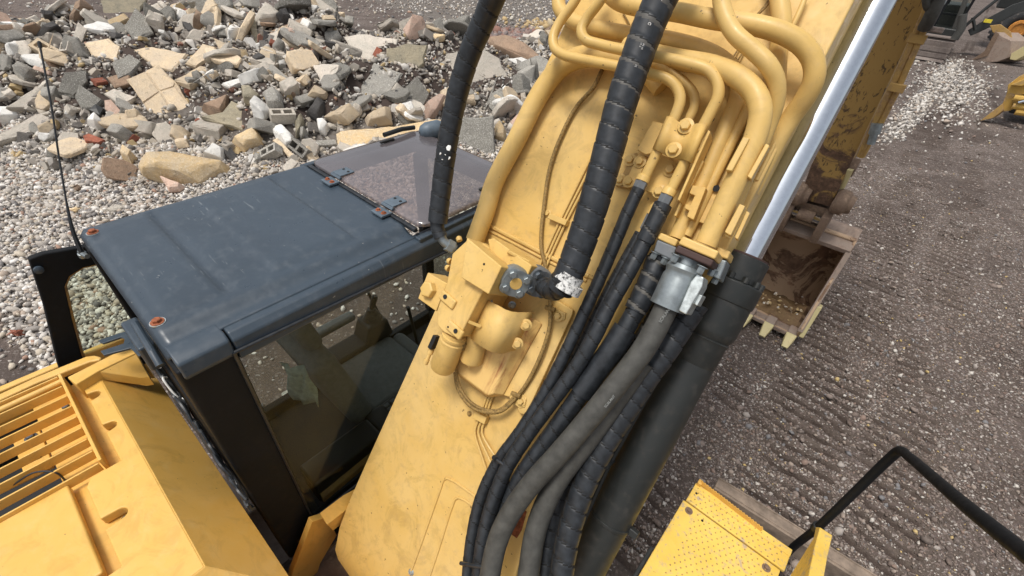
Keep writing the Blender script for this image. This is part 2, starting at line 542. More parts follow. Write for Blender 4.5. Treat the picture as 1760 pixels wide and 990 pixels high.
# ------------------------------------------------------------------ mesh helpers
class MB:
    def __init__(self):
        self.v = []
        self.f = []
        self.mi = []

    def add(self, vs, fs, mi=0):
        o = len(self.v)
        self.v += [tuple(float(c) for c in p) for p in vs]
        self.f += [tuple(i + o for i in f) for f in fs]
        self.mi += [mi] * len(fs)
        return self

    def prism(self, top, bot, mi=0):
        n = len(top)
        fs = [tuple(range(n)), tuple(range(2 * n - 1, n - 1, -1))]
        fs += [(i, n + i, n + (i + 1) % n, (i + 1) % n) for i in range(n)]
        return self.add(list(top) + list(bot), fs, mi)

    def box(self, c, sx, sy, sz, ax=None, mi=0):
        c = np.array(c, float)
        X, Y, Z = ax if ax is not None else (np.array([1., 0, 0]), np.array([0, 1., 0]), np.array([0, 0, 1.]))
        q = [(-1, -1), (1, -1), (1, 1), (-1, 1)]
        top = [c + X * a * sx / 2 + Y * b * sy / 2 + Z * sz / 2 for a, b in q]
        bot = [c + X * a * sx / 2 + Y * b * sy / 2 - Z * sz / 2 for a, b in q]
        return self.prism(top, bot, mi)

    def tube(self, pts, r, seg=12, caps=True, rf=None, mi=0, mif=None):
        """sweep a circle along pts (list of 3-vectors); r number or list; rf(i, k) radius factor"""
        P = [np.array(p, float) for p in pts]
        n = len(P)
        T = [_n(P[min(i + 1, n - 1)] - P[max(i - 1, 0)]) for i in range(n)]
        a = np.array([0, 0, 1.0]) if abs(T[0][2]) < 0.9 else np.array([1.0, 0, 0])
        N = _n(np.cross(T[0], a))
        vs = []
        for i in range(n):
            N = _n(N - T[i] * (N @ T[i]))
            Bn = np.cross(T[i], N)
            ri = r[i] if isinstance(r, (list, tuple, np.ndarray)) else r
            for k in range(seg):
                t = 2 * math.pi * k / seg
                q = ri * (rf(i, k) if rf else 1.0)
                vs.append(P[i] + (N * math.cos(t) + Bn * math.sin(t)) * q)
        fs = []
        mis = []
        for i in range(n - 1):
            for k in range(seg):
                fs.append((i * seg + k, i * seg + (k + 1) % seg, (i + 1) * seg + (k + 1) % seg, (i + 1) * seg + k))
                mis.append(mif(i, k) if mif else mi)
        if caps:
            fs.append(tuple(range(seg - 1, -1, -1)))
            fs.append(tuple((n - 1) * seg + k for k in range(seg)))
            mis += [mi, mi]
        o = len(self.v)
        self.v += [tuple(p) for p in vs]
        self.f += [tuple(i + o for i in f) for f in fs]
        self.mi += mis
        return self

    def lathe(self, p, ax, prof, seg=16, rot=0.0):
        """prof: list of (distance along ax, radius)"""
        ax = _n(np.array(ax, float))
        P = [np.array(p) + ax * d for d, r in prof]
        a = np.array([0, 0, 1.0]) if abs(ax[2]) < 0.9 else np.array([1.0, 0, 0])
        N = _n(np.cross(ax, a))
        Bn = np.cross(ax, N)
        vs = []
        for i, (d, r) in enumerate(prof):
            for k in range(seg):
                t = 2 * math.pi * k / seg + rot
                vs.append(P[i] + (N * math.cos(t) + Bn * math.sin(t)) * r)
        n = len(prof)
        fs = [(i * seg + k, i * seg + (k + 1) % seg, (i + 1) * seg + (k + 1) % seg, (i + 1) * seg + k) for i in range(n - 1) for k in range(seg)]
        fs.append(tuple(range(seg - 1, -1, -1)))
        fs.append(tuple((n - 1) * seg + k for k in range(seg)))
        return self.add(vs, fs)


def crom(P, per=8):
    """Catmull-Rom through points"""
    P = [np.array(p, float) for p in P]
    Q = [2 * P[0] - P[1]] + P + [2 * P[-1] - P[-2]]
    out = []
    for i in range(1, len(Q) - 2):
        p0, p1, p2, p3 = Q[i - 1:i + 3]
        t0 = 0
        t1 = t0 + max(np.linalg.norm(p1 - p0), 1e-5) ** 0.5
        t2 = t1 + max(np.linalg.norm(p2 - p1), 1e-5) ** 0.5
        t3 = t2 + max(np.linalg.norm(p3 - p2), 1e-5) ** 0.5
        for k in range(per):
            t = t1 + (t2 - t1) * k / per
            A1 = (t1 - t) / (t1 - t0) * p0 + (t - t0) / (t1 - t0) * p1
            A2 = (t2 - t) / (t2 - t1) * p1 + (t - t1) / (t2 - t1) * p2
            A3 = (t3 - t) / (t3 - t2) * p2 + (t - t2) / (t3 - t2) * p3
            B1 = (t2 - t) / (t2 - t0) * A1 + (t - t0) / (t2 - t0) * A2
            B2 = (t3 - t) / (t3 - t1) * A2 + (t - t1) / (t3 - t1) * A3
            out.append((t2 - t) / (t2 - t1) * B1 + (t - t1) / (t2 - t1) * B2)
    out.append(P[-1])
    return out


def resample(P, step):
    P = np.array(P)
    d = np.linalg.norm(np.diff(P, axis=0), axis=1)
    s = np.concatenate([[0], np.cumsum(d)])
    n = max(2, int(s[-1] / step) + 1)
    t = np.linspace(0, s[-1], n)
    return np.stack([np.interp(t, s, P[:, k]) for k in range(3)], 1), t


def make_mesh(name, mb, mats, off=(0, 0, 0), smooth=True, angle=35):
    me = bpy.data.meshes.new(name)
    ox, oy, oz = off
    me.from_pydata([(x - ox, y - oy, z - oz) for x, y, z in mb.v], [], mb.f)
    for mm in (mats if isinstance(mats, (list, tuple)) else [mats]):
        me.materials.append(MT[mm])
    if len(set(mb.mi)) > 1:
        me.polygons.foreach_set("material_index", mb.mi)
    bm = bmesh.new()
    bm.from_mesh(me)
    bmesh.ops.recalc_face_normals(bm, faces=bm.faces)
    bm.to_mesh(me)
    bm.free()
    if smooth:
        me.polygons.foreach_set("use_smooth", [True] * len(me.polygons))
        me.set_sharp_from_angle(angle=math.radians(angle))
    me.update()
    return me


def thing(name, label, cat, loc=(0, 0, 0), group=None):
    o = bpy.data.objects.new(name, None)
    o.empty_display_size = 0.3
    COL.objects.link(o)
    o.location = loc
    tag(o, label, cat, group)
    return o


def tag(o, label=None, cat=None, group=None, kind=None):
    if label:
        o["label"] = label
    if cat:
        o["category"] = cat
    if group:
        o["group"] = group
    if kind:
        o["kind"] = kind
    return o


def root_of(p):
    while p.parent:
        p = p.parent
    return p


def obj(name, mb, mats, parent=None, bevel=0.0, seg=2, smooth=True, angle=35, label=None, solid=0.0):
    off = tuple(root_of(parent).location) if parent else (0, 0, 0)
    me = make_mesh(name, mb, mats, off, smooth, angle)
    o = bpy.data.objects.new(name, me)
    COL.objects.link(o)
    if parent:
        o.parent = parent
    if solid:
        s = o.modifiers.new("solid", 'SOLIDIFY')
        s.thickness = solid
        s.offset = -1
    if bevel:
        b = o.modifiers.new("bevel", 'BEVEL')
        b.width = bevel
        b.segments = seg
        b.limit_method = 'ANGLE'
        b.angle_limit = math.radians(32)
        b.harden_normals = True
    if label:
        o["label"] = label
    return o


def pp(pts, h):
    """px polygon on the boom plane at height h (or per-vertex h as third item)"""
    return [bp(p[0], p[1], p[2] if len(p) > 2 else h) for p in pts]


def bprism(name, pts, h0, h1, mat, parent, bevel=0.004, **k):
    top = pp(pts, h0)
    bot = [p - BW * (((p - BO) @ BW) - h1) for p in top]
    return obj(name, MB().prism(top, bot), mat, parent, bevel, **k)


def hexbolt(name, p, ax, r, parent, mat="pipe_yellow", washer=True, h=None):
    h = h or r * 0.8
    mb = MB()
    ax = _n(np.array(ax, float))
    if washer:
        mb.lathe(p, ax, [(0, r * 1.55), (r * 0.22, r * 1.55), (r * 0.26, r * 1.45)], 18)
    mb.lathe(np.array(p) + ax * r * 0.24, ax, [(0, r * 1.02), (h * 0.85, r * 1.0), (h, r * 0.84)], 6, 0.4)
    return obj(name, mb, mat, parent, 0, angle=25)


def hoseobj(name, pts, dpx, parent, mats=("rubber",), pitch=0.06, amp=0.05, gap=0.0, seg=18, hand=1, step=None, label=None, dref=0):
    """wrapped hose: overlapping spiral turns as a helical saw-tooth on the radius"""
    P = [bp(*p) for p in pts]
    r = dpx * depth(P[dref]) / FOC / 2
    C = crom(P, 10)
    if amp <= 0:
        Q, t = resample(C, step or r * 0.9)
        return obj(name, MB().tube(Q, r, seg), mats[0], parent, label=label)
    st = pitch / 14.0
    Q, t = resample(C, st)

    def ph(i, k):
        x = t[min(i, len(t) - 1)] / pitch + hand * k / seg
        return x - math.floor(x)

    def rf(i, k):
        q = ph(i, k)
        return 1.0 - amp * 0.5 * q - amp * 0.9 * math.exp(-((q - 0.93) / 0.05) ** 2)

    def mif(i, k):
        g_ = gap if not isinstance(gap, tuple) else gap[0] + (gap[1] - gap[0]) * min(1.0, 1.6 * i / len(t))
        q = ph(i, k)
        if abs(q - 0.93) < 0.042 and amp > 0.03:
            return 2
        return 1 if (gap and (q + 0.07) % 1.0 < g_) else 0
    return obj(name, MB().tube(Q, r, seg, rf=rf, mif=mif if len(mats) > 2 else None), list(mats), parent, angle=80, label=label)


def pipe(name, pts, dpx, parent, mat="pipe_yellow", seg=18, dref=0, label=None):
    P = [bp(*p) for p in pts]
    r = dpx * depth(P[dref]) / FOC / 2
    Q, t = resample(crom(P, 10), r * 0.6)
    return obj(name, MB().tube(Q, r, seg), mat, parent, label=label)


# ================================================================== GROUND
RIDGE = [(-21.0, 1.5, 0.55), (-17.0, 3.8, 1.35), (-13.9, 6.0, 1.75), (-11.7, 8.8, 1.45), (-10.2, 13.0, 0.95)]


def heap_h(x, y):
    x = np.asarray(x, float)
    y = np.asarray(y, float)
    best = np.zeros_like(x)
    for (x0, y0, h0), (x1, y1, h1) in zip(RIDGE[:-1], RIDGE[1:]):
        dx, dy = x1 - x0, y1 - y0
        t = np.clip(((x - x0) * dx + (y - y0) * dy) / (dx * dx + dy * dy), 0, 1)
        d = np.hypot(x - x0 - t * dx, y - y0 - t * dy)
        h = (h0 + (h1 - h0) * t)
        R = 4.6 + 1.2 * t * 0 + h * 1.1
        q = np.clip(1 - d / R, 0, 1)
        best = np.maximum(best, h * (q * q * (3 - 2 * q)) ** 0.8)
    wob = 0.75 * (vnoise(x, y, 0.7, 31) - 0.5) + 0.38 * (vnoise(x, y, 1.9, 32) - 0.5)
    return best + wob * np.clip(best * 1.6, 0, 1)


VN = {}


def vnoise(x, y, s, seed=0):
    """cheap smooth value noise"""
    if seed not in VN:
        VN[seed] = np.random.default_rng(seed).random((128, 128))
    r = VN[seed]
    u, v = np.asarray(x) * s, np.asarray(y) * s
    iu, iv = np.floor(u).astype(int), np.floor(v).astype(int)
    fu, fv = u - iu, v - iv
    fu, fv = fu * fu * (3 - 2 * fu), fv * fv * (3 - 2 * fv)
    g = lambda a, b: r[a % 128, b % 128]
    return (g(iu, iv) * (1 - fu) + g(iu + 1, iv) * fu) * (1 - fv) + (g(iu, iv + 1) * (1 - fu) + g(iu + 1, iv + 1) * fu) * fv


def track_h(x, y):
    """grouser prints: bands of short ridges across two track runs"""
    z = np.zeros_like(x)
    for cx0, k, wd, pitch, amp, seed in ((0.62, 0.012, 0.46, 0.165, 0.042, 1), (1.50, 0.03, 0.32, 0.17, 0.026, 5), (-0.12, -0.01, 0.22, 0.15, 0.016, 9)):
        cx = cx0 + k * (y - 4)
        e = np.clip((wd * (0.8 + 0.4 * vnoise(x, y, 2.2, seed + 11)) - np.abs(x - cx)) / 0.10, 0, 1)
        ph = (y + 0.10 * (x - cx) + 0.11 * vnoise(x, y, 1.7, seed) + 0.05 * vnoise(x, y, 5.0, seed + 7)) / pitch * 2 * np.pi
        msk = np.clip((vnoise(x, y, 0.9, seed + 1) - 0.30) * 3.5, 0, 1)
        if seed == 1:
            msk = np.clip((0.6 * vnoise(x, y, 0.8, seed + 1) + 0.4 * vnoise(x, y, 3.1, seed + 2) - 0.30) * 4.5, 0, 1)
        fr = ph / (2 * np.pi)
        fr = fr - np.floor(fr) - 0.5
        z = z - e * msk * amp * (1.9 * np.exp(-(fr / 0.13) ** 2) - 0.35 * np.cos(ph)) * (y > 1.8) * (0.6 + 0.8 * vnoise(x, y, 5.0, seed + 3))
    return z


def ground_z(x, y):
    x = np.asarray(x, float)
    y = np.asarray(y, float)
    z = heap_h(x, y) + track_h(x, y)
    z = z + 0.03 * (vnoise(x, y, 0.8, 3) - 0.5) + 0.02 * (vnoise(x, y, 3.1, 4) - 0.5)
    # lumps churned up beside the bucket
    z = z + 0.06 * np.exp(-(((x + 0.55) / 0.5) ** 2 + ((y - 4.1) / 0.55) ** 2)) * vnoise(x, y, 7, 8)
    # shallow basin for the puddle
    z = z - 0.05 * np.exp(-(((x + 6.6) / 0.8) ** 2 + ((y + 1.5) / 0.6) ** 2))
    return z


def pale_mask(x, y):
    """1 where pale crushed stone lies, 0 on bare soil"""
    x = np.asarray(x, float)
    y = np.asarray(y, float)
    a = np.clip((-4.9 - x) / 0.8, 0, 1) * np.clip((y + 0.95 - 0.12 * (x + 6)) / 0.35, 0, 1)
    a = a * np.clip((14.6 + x) / 1.5 + 0.25, 0, 1)
    hh = heap_h(x, y)
    a = a * np.clip(1 - (hh - 0.35) * 2, 0.25, 1)
    # pale trail past the other machines
    cx = -0.15 + 0.045 * (y - 17)
    b = np.clip(1 - np.abs(x - cx) / (0.45 + 0.02 * (y - 15)), 0, 1) * np.clip((y - 15.5) / 2, 0, 1) * np.clip((36 - y) / 5, 0, 1)
    c = np.exp(-(((x - 0.75) / 1.0) ** 2 + ((y - 27) / 5.0) ** 2)) * 0.95
    # grey gravel yard beyond the heap
    d = np.clip((y - 15 + 0.25 * (x + 20)) / 3, 0, 1) * np.clip((-6 - x) / 4, 0, 1) * 0.75
    return np.maximum(np.maximum(a, np.maximum(b * 1.1, c)), d)


def axis_lines(segs):
    out = []
    for a, b, s in segs:
        out += list(np.arange(a, b, s))
    out.append(segs[-1][1])
    return np.array(out)


xs = axis_lines([(-400, -60, 40), (-60, -26, 4), (-26, -3, 0.22), (-3, -1.2, 0.12), (-1.2, 2.6, 0.05), (2.6, 8, 0.35), (8, 40, 4), (40, 400, 40)])
ys = axis_lines([(-60, -6, 9), (-6, -2, 0.5), (-2, 1.6, 0.2), (1.6, 11, 0.022), (11, 20, 0.08), (20, 40, 0.8), (40, 100, 6), (100, 700, 60)])
GX, GY = np.meshgrid(xs, ys)
GZ = ground_z(GX, GY)
nx_, ny_ = len(xs), len(ys)
me = bpy.data.meshes.new("ground")
V = np.stack([GX.ravel(), GY.ravel(), GZ.ravel()], 1)
idx = np.arange(nx_ * ny_).reshape(ny_, nx_)
Fq = np.stack([idx[:-1, :-1].ravel(), idx[:-1, 1:].ravel(), idx[1:, 1:].ravel(), idx[1:, :-1].ravel()], 1)


def np_mesh(me, V, F):
    k = F.shape[1]
    me.vertices.add(len(V))
    me.vertices.foreach_set("co", V.astype(np.float32).ravel())
    me.loops.add(F.size)
    me.loops.foreach_set("vertex_index", F.astype(np.int32).ravel())
    me.polygons.add(len(F))
    me.polygons.foreach_set("loop_start", np.arange(0, F.size, k, dtype=np.int32))
    me.polygons.foreach_set("loop_total", np.full(len(F), k, dtype=np.int32))
    me.update(calc_edges=True)
    me.validate()


np_mesh(me, V, Fq)
me.polygons.foreach_set("use_smooth", [True] * len(Fq))
a_ = me.attributes.new("gravel", 'FLOAT', 'POINT')
a_.data.foreach_set("value", pale_mask(GX, GY).astype(np.float32).ravel())
a_ = me.attributes.new("rut_heap_shade", 'FLOAT', 'POINT')
a_.data.foreach_set("value", np.maximum(np.clip(-track_h(GX, GY) / 0.035, 0, 1), np.clip((heap_h(GX, GY) - 0.05) * 5, 0, 0.85)).astype(np.float32).ravel())  # painted shade mask: depth of track prints, plus gaps between heap pieces
a_ = me.attributes.new("wet", 'FLOAT', 'POINT')
wet = np.clip(1.25 - np.hypot((GX + 6.4) / 1.5, (GY + 1.7) / 0.9), 0, 1) * 0.75
wet = np.maximum(wet, np.clip(1.1 - np.hypot((GX + 3.4) / 1.3, (GY - 2.2) / 2.4), 0, 1) * 0.8)
a_.data.foreach_set("value", wet.astype(np.float32).ravel())
me.materials.append(MT["ground"])
go = bpy.data.objects.new("ground", me)
COL.objects.link(go)
tag(go, kind="structure")

# puddle
mb = MB()
pts = []
for k in range(28):
    t = 2 * math.pi * k / 28
    r = 1 + 0.22 * math.sin(3 * t + 1) + 0.12 * math.sin(5 * t)
    pts.append((-6.75 + 0.62 * r * math.cos(t), -1.45 + 0.42 * r * math.sin(t), 0.003))
mb.add(pts, [tuple(range(28))])
o = obj("puddle", mb, "puddle", None, smooth=False)
tag(o, kind="structure")

# -------------------------------------------------- scattered stones (uncountable)
_bm = bmesh.new()
bmesh.ops.create_icosphere(_bm, subdivisions=1, radius=1.0)
ICO_V = np.array([v.co[:] for v in _bm.verts])
ICO_F = np.array([[v.index for v in f.verts] for f in _bm.faces])
_bm.free()
OCT_V = np.array([(1, 0, 0), (0, 1, 0), (-1, 0, 0), (0, -1, 0), (0, 0, 1), (0, 0, -1)], float)
OCT_F = np.array([(0, 1, 4), (1, 2, 4), (2, 3, 4), (3, 0, 4), (1, 0, 5), (2, 1, 5), (3, 2, 5), (0, 3, 5)])


def rand_rot(n):
    q = rng.normal(size=(n, 4))
    q /= np.linalg.norm(q, axis=1)[:, None]
    a, b, c, d = q.T
    return np.stack([np.stack([1 - 2 * (c * c + d * d), 2 * (b * c - a * d), 2 * (b * d + a * c)], 1),
                     np.stack([2 * (b * c + a * d), 1 - 2 * (b * b + d * d), 2 * (c * d - a * b)], 1),
                     np.stack([2 * (b * d - a * c), 2 * (c * d + a * b), 1 - 2 * (b * b + c * c)], 1)], 1)


def stones(name, x, y, size, mat, base='ico', sink=0.25, flat=0.6, smooth=False, tone=None):
    n = len(x)
    bv, bf = (ICO_V, ICO_F) if base == 'ico' else (OCT_V, OCT_F)
    k = len(bv)
    V = bv[None] * (1 + rng.uniform(-0.24, 0.24, (n, k, 1)))
    s = np.stack([rng.uniform(0.75, 1.3, n), rng.uniform(0.55, 1.0, n), rng.uniform(0.4, 0.75, n)], 1)
    V = V * (s * size[:, None])[:, None, :]
    V = np.einsum('nij,nkj->nki', rand_rot(n), V)
    V[:, :, 2] *= flat / 0.6 * 0.9
    z = ground_z(x, y) + size * (0.5 - sink)
    V = V + np.stack([x, y, z], 1)[:, None, :]
    F = (bf[None] + (np.arange(n) * k)[:, None, None]).reshape(-1, 3)
    me = bpy.data.meshes.new(name)
    np_mesh(me, V.reshape(-1, 3), F)
    a = me.attributes.new("tone", 'FLOAT', 'POINT')
    a.data.foreach_set("value", np.repeat(rng.random(n) if tone is None else tone, k).astype(np.float32))
    if smooth:
        me.polygons.foreach_set("use_smooth", [True] * len(F))
    me.materials.append(MT[mat])
    o = bpy.data.objects.new(name, me)
    COL.objects.link(o)
    return o


def in_view(x, y, z=0.0, mg=40):
    q = (np.stack([x, y, np.full_like(x, z)], 1) - CAMP) @ RM
    u = CX + FOC * q[:, 0] / q[:, 2]
    v = CY + FOC * q[:, 1] / q[:, 2]
    return (q[:, 2] > 0.3) & (u > -mg) & (u < 1760 + mg) & (v > -mg) & (v < 990 + mg), u, v


def behind_machine(u, v):
    """covered by boom or cab roof in every nearby view"""
    boom = (u > 690 + 0.4485 * (770 - v)) & (u < 1180 + 0.47 * (600 - v)) & (v < 900)
    hood = (v > 700 + 0.0 * u) & (u < 560)
    return boom | hood


# pale crushed stone, left of the machine
n = 190000
x = rng.uniform(-16, -3.6, n)
y = rng.uniform(-2.2, 8.5, n)
ok, u, v = in_view(x, y)
p = pale_mask(x, y)
p = np.where(heap_h(x, y) > 0.32, 0.0, p)
ok &= ~behind_machine(u, v) & (rng.random(n) < p * np.clip(1.25 - 0.02 * np.hypot(x, y), 0.3, 1) + 0.04)
dens = rng.random(n) < 0.70
ok &= dens
x, y = x[ok], y[ok]
size = np.clip(np.exp(rng.normal(math.log(0.0275), 0.36, len(x))), 0.012, 0.075)
o = stones("pale_gravel", x, y, size, "pale_gravel", 'ico', 0.1)
tag(o, "loose pale crushed stone covering the ground left of the excavator", "gravel", kind="stuff")

# dark gravel right
n = 110000
y = 2.0 + 12.0 * rng.random(n) ** 1.5
x = rng.uniform(-1.6, 1, n) + rng.random(n) * (0.6 + y * 0.42)
ok, u, v = in_view(x, y)
ok &= ~behind_machine(u, v)
pt = track_h(x, y) < -0.015
ok &= ~(pt & (rng.random(n) < 0.9))
ok &= rng.random(n) < np.clip(vnoise(x, y, 1.1, 21) * 1.5, 0.25, 1)
x, y = x[ok], y[ok]
size = np.clip(np.exp(rng.normal(math.log(0.0085), 0.50, len(x))), 0.004, 0.045)
o = stones("dark_gravel", x, y, size, "dark_gravel", 'oct', 0.2)
tag(o, "mixed brown and grey stone chips strewn on the dark track-printed ground", "gravel", kind="stuff")
n = 5000
y = 2.0 + 24 * rng.random(n) ** 1.2
x = rng.uniform(-1.6, 1, n) + rng.random(n) * (0.6 + y * 0.42)
size = np.clip(np.exp(rng.normal(math.log(0.020), 0.4, n)), 0.01, 0.06)
o = stones("larger_stones", x, y, size, "dark_gravel", 'ico', 0.2)
tag(o, "larger grey and brown stones lying loose on the dark ground", "stones", kind="stuff")
# pale trail
n = 26000
y = rng.uniform(14, 38, n)
x = rng.uniform(-2.5, 3.5, n)
p = pale_mask(x, y)
ok = rng.random(n) < p * 0.8
size = np.exp(rng.normal(math.log(0.048), 0.4, n))
o = stones("pale_trail", x[ok], y[ok], size[ok], "pale_gravel", 'oct', 0.2, tone=rng.random(ok.sum()) * 0.8)
tag(o, "trail of pale broken stone running towards the far machines", "gravel", kind="stuff")
# chips on the heap
n = 42000
x = rng.uniform(-26, -4.2, n)
y = rng.uniform(-1.0, 18, n)
h = heap_h(x, y)
ok, u, v = in_view(x, y, 0.8)
ok &= ~behind_machine(u, v) & (h > 0.06)
x, y = x[ok], y[ok]
size = np.clip(np.exp(rng.normal(math.log(0.040), 0.45, len(x))), 0.02, 0.12)
o = stones("rubble_chips", x, y, size, "rubble_chips", 'ico', 0.2)
tag(o, "small broken stone, brick and mortar chips filling the rubble heap", "rubble", kind="stuff")
# heaps beyond: dark red brick chips and ochre stones, gravel yard
n = 9000
x = rng.normal(-13.2, 1.5, n)
y = rng.normal(18.2, 1.1, n)
o = stones("brick_chips", x, y, np.exp(rng.normal(math.log(0.10), 0.3, n)), "brick_chips", 'ico', 0.0)
tag(o, "bed of dark red and grey brick chips beyond the rubble heap", "brick rubble", kind="stuff")
n = 5000
x = rng.normal(-12.4, 1.9, n)
y = rng.normal(22.2, 1.0, n)
o = stones("ochre_stones", x, y, np.exp(rng.normal(math.log(0.13), 0.3, n)), "ochre_chips", 'ico', 0.0)
tag(o, "bed of ochre and cream stones beside the yellow boom, behind the brick chips", "stones", kind="stuff")
n = 30000
x = rng.uniform(-48, -10, n)
y = rng.uniform(-1, 48, n)
ok, u, v = in_view(x, y)
ok &= (heap_h(x, y) < 0.1) & (rng.random(n) < 0.25 + 0.75 * pale_mask(x, y)) & (np.hypot(x, y) > 15) & ((v < 90) | (u < 130))
o = stones("yard_gravel", x[ok], y[ok], np.exp(rng.normal(math.log(0.062), 0.4, ok.sum())), "pale_gravel", 'oct', 0.2)
tag(o, "coarse grey gravel scattered over the yard beyond the rubble heap", "gravel", kind="stuff")

# ================================================================== EXCAVATOR
EX = thing("excavator", "big yellow tracked excavator seen from its own engine cover, black cab beside the raised boom", "excavator", (-0.9, 0.6, 0.0))
ZH = 2.35          # engine cover height
ZR = 3.0           # cab roof height


def wbox(name, x0, x1, y0, y1, z0, z1, mat, parent, bevel=0.006, seg=2, **k):
    return obj(name, MB().box(((x0 + x1) / 2, (y0 + y1) / 2, (z0 + z1) / 2), x1 - x0, y1 - y0, z1 - z0), mat, parent, bevel, seg, **k)


# ------------------------------------------------------------------ body below (mostly hidden, carries everything)
mb = MB()
mb.box((-0.85, -0.9, 1.35), 3.0, 1.7, 1.0)
obj("turntable_frame", mb, "hood_yellow", EX, 0.02)
mb = MB()
mb.box((-0.95, 0.35, 1.02), 1.0, 1.3, 0.22)
obj("deck_frame", mb, "dirty_yellow", EX, 0.02)
for x_ in (-2.35, 0.85):
    mb = MB()
    prof = [(-2.2, 0.45), (-2.0, 0.15), (-1.5, 0.02), (2.2, 0.02), (2.8, 0.15), (3.0, 0.45), (2.8, 0.75), (2.2, 0.88), (-1.5, 0.88), (-2.0, 0.75)]
    if x_ > 0:
        prof = [(min(a, 1.35), b) for a, b in prof]
        prof = [(-2.2, 0.45), (-2.0, 0.15), (-1.5, 0.02), (1.0, 0.02), (1.35, 0.2), (1.45, 0.45), (1.35, 0.72), (1.0, 0.88), (-1.5, 0.88), (-2.0, 0.75)]
    else:
        prof = [(-2.2, 0.45), (-2.0, 0.15), (-1.5, 0.02), (0.6, 0.02), (0.95, 0.2), (1.05, 0.45), (0.95, 0.72), (0.6, 0.88), (-1.5, 0.88), (-2.0, 0.75)]
    w_ = 0.28 if x_ > 0 else 0.22
    mb.prism([(x_ - w_, a, b) for a, b in prof], [(x_ + w_, a, b) for a, b in prof])
    obj("crawler_track", mb, "grey_track", EX, 0.02)

# ------------------------------------------------------------------ engine cover with grille
# main sheet with U-shaped bolt cut-outs along its left edge
def H(px, py, z=ZH):
    return onz(px, py, z)


gx0, gx1 = -2.385, -1.765      # grille frame x range
gy1 = -0.285                   # grille front edge
yr = -0.17                     # ridge
xl, xr = -2.285, -1.10
e = -0.238                     # panel edge beside the grille
slots = [-2.18, -1.95]
out = [(xl, yr), (xr, yr), (xr, -0.36 - 0.0), (-1.10, -1.4), (-1.33, -1.4), (-1.33, -0.392)]
sl = [-1.505]
def slot(cx, y0, ln=0.075, hw=0.022):
    a = []
    for k in range(0, 9):
        t = math.pi * k / 8
        a.append((cx + hw * math.cos(t), y0 + ln - hw + hw * math.sin(t)))
    return [(cx + hw * 1.25, y0)] + a + [(cx - hw * 1.25, y0)]
yl = -0.355
out = [(xl, yr), (xr, yr), (-1.10, -1.3), (-1.30, -1.3), (-1.30, yl)]
out += slot(-1.50, yl)
out += [(-1.70, yl), (-1.735, yl + 0.02), (-1.735, e)]
for cx in (-1.945, -2.175):
    out += slot(cx, e, 0.045)
out += [(xl, e)]
top = [(a, b, ZH) for a, b in out]
bot = [(a, b, ZH - 0.045) for a, b in out]
hood = obj("engine_cover_panel", MB().prism(top, bot), "hood_yellow", EX, 0.006, 3, angle=50)
# sloping front face and right fold
mb = MB()
a = [(xl, yr, ZH), (xr, yr, ZH), (-0.93, 0.005, 2.12), (-2.36, 0.005, 2.12)]
bt = [(p[0], p[1] - 0.03, p[2] - 0.02) for p in a]
mb.prism(a, bt)
obj("engine_cover_slope", mb, "hood_yellow", EX, 0.004)
mb = MB()
a = [(xr, yr, ZH - 0.001), (xr, -1.3, ZH - 0.001), (-0.93, -1.3, 2.12), (-0.93, 0.003, 2.12)]
bt = [(p[0] - 0.02, p[1], p[2] - 0.03) for p in a]
mb.prism(a, bt)
obj("engine_cover_side", mb, "hood_yellow", EX, 0.004)
wbox("inset_plate", -1.065, -0.985, -0.40, -0.12, 2.19, 2.27, "hood_yellow", EX, 0.004)
wbox("engine_bay_wall", -2.36, -0.93, -0.03, 0.0, 1.5, 2.115, "hood_yellow", EX, 0.004)
# second cover sheet left of the groove
mb = MB()
a = [(-1.775, -0.385), (-1.325, -0.415 + 0.0), (-1.325, -1.3), (-1.775, -1.3)]
a = [(-1.765, -0.398), (-1.325, -0.398), (-1.325, -1.3), (-1.765, -1.3)]
mb.prism([(p[0], p[1], ZH - 0.002) for p in a], [(p[0], p[1], ZH - 0.04) for p in a])
obj("cover_sheet", mb, "hood_yellow", EX, 0.008, 3)
# recess floor
wbox("recess_floor", -2.37, -1.12, -0.42, -0.18, ZH - 0.085, ZH - 0.050, "hood_yellow", EX, 0.0)
for cx, yy in ((-2.175, -0.213), (-1.945, -0.213), (-1.50, -0.302)):
    hexbolt("bolt", (cx, yy, ZH - 0.049), (0, 0, 1), 0.012, hood, "bolt_grey")
# corner box towards the cab
mb = MB()
a = [(-2.385, -0.27), (-2.30, -0.255), (-2.30, -0.17), (-2.20, -0.005), (-2.385, -0.005)]
mb = MB()
tp = [tuple(onz(115, 648, 2.40)), tuple(onz(130, 661, 2.40)), tuple(onz(168, 638, 2.40)), tuple(onz(234, 606, 2.40)), tuple(onz(222, 594, 2.40))]
mb.prism(tp, [(p[0], p[1], 2.25) for p in tp])
obj("corner_cover", mb, "hood_yellow", EX, 0.006, 2)
mb = MB()
tp = [tuple(onz(168, 639, 2.395)), tuple(onz(234, 607, 2.395)), tuple(onz(257, 648, 2.30)), tuple(onz(243, 650, 2.30))]
mb.prism(tp, [(p[0], p[1], p[2] - 0.06) for p in tp])
obj("corner_gusset", mb, "hood_yellow", EX, 0.004, 2)
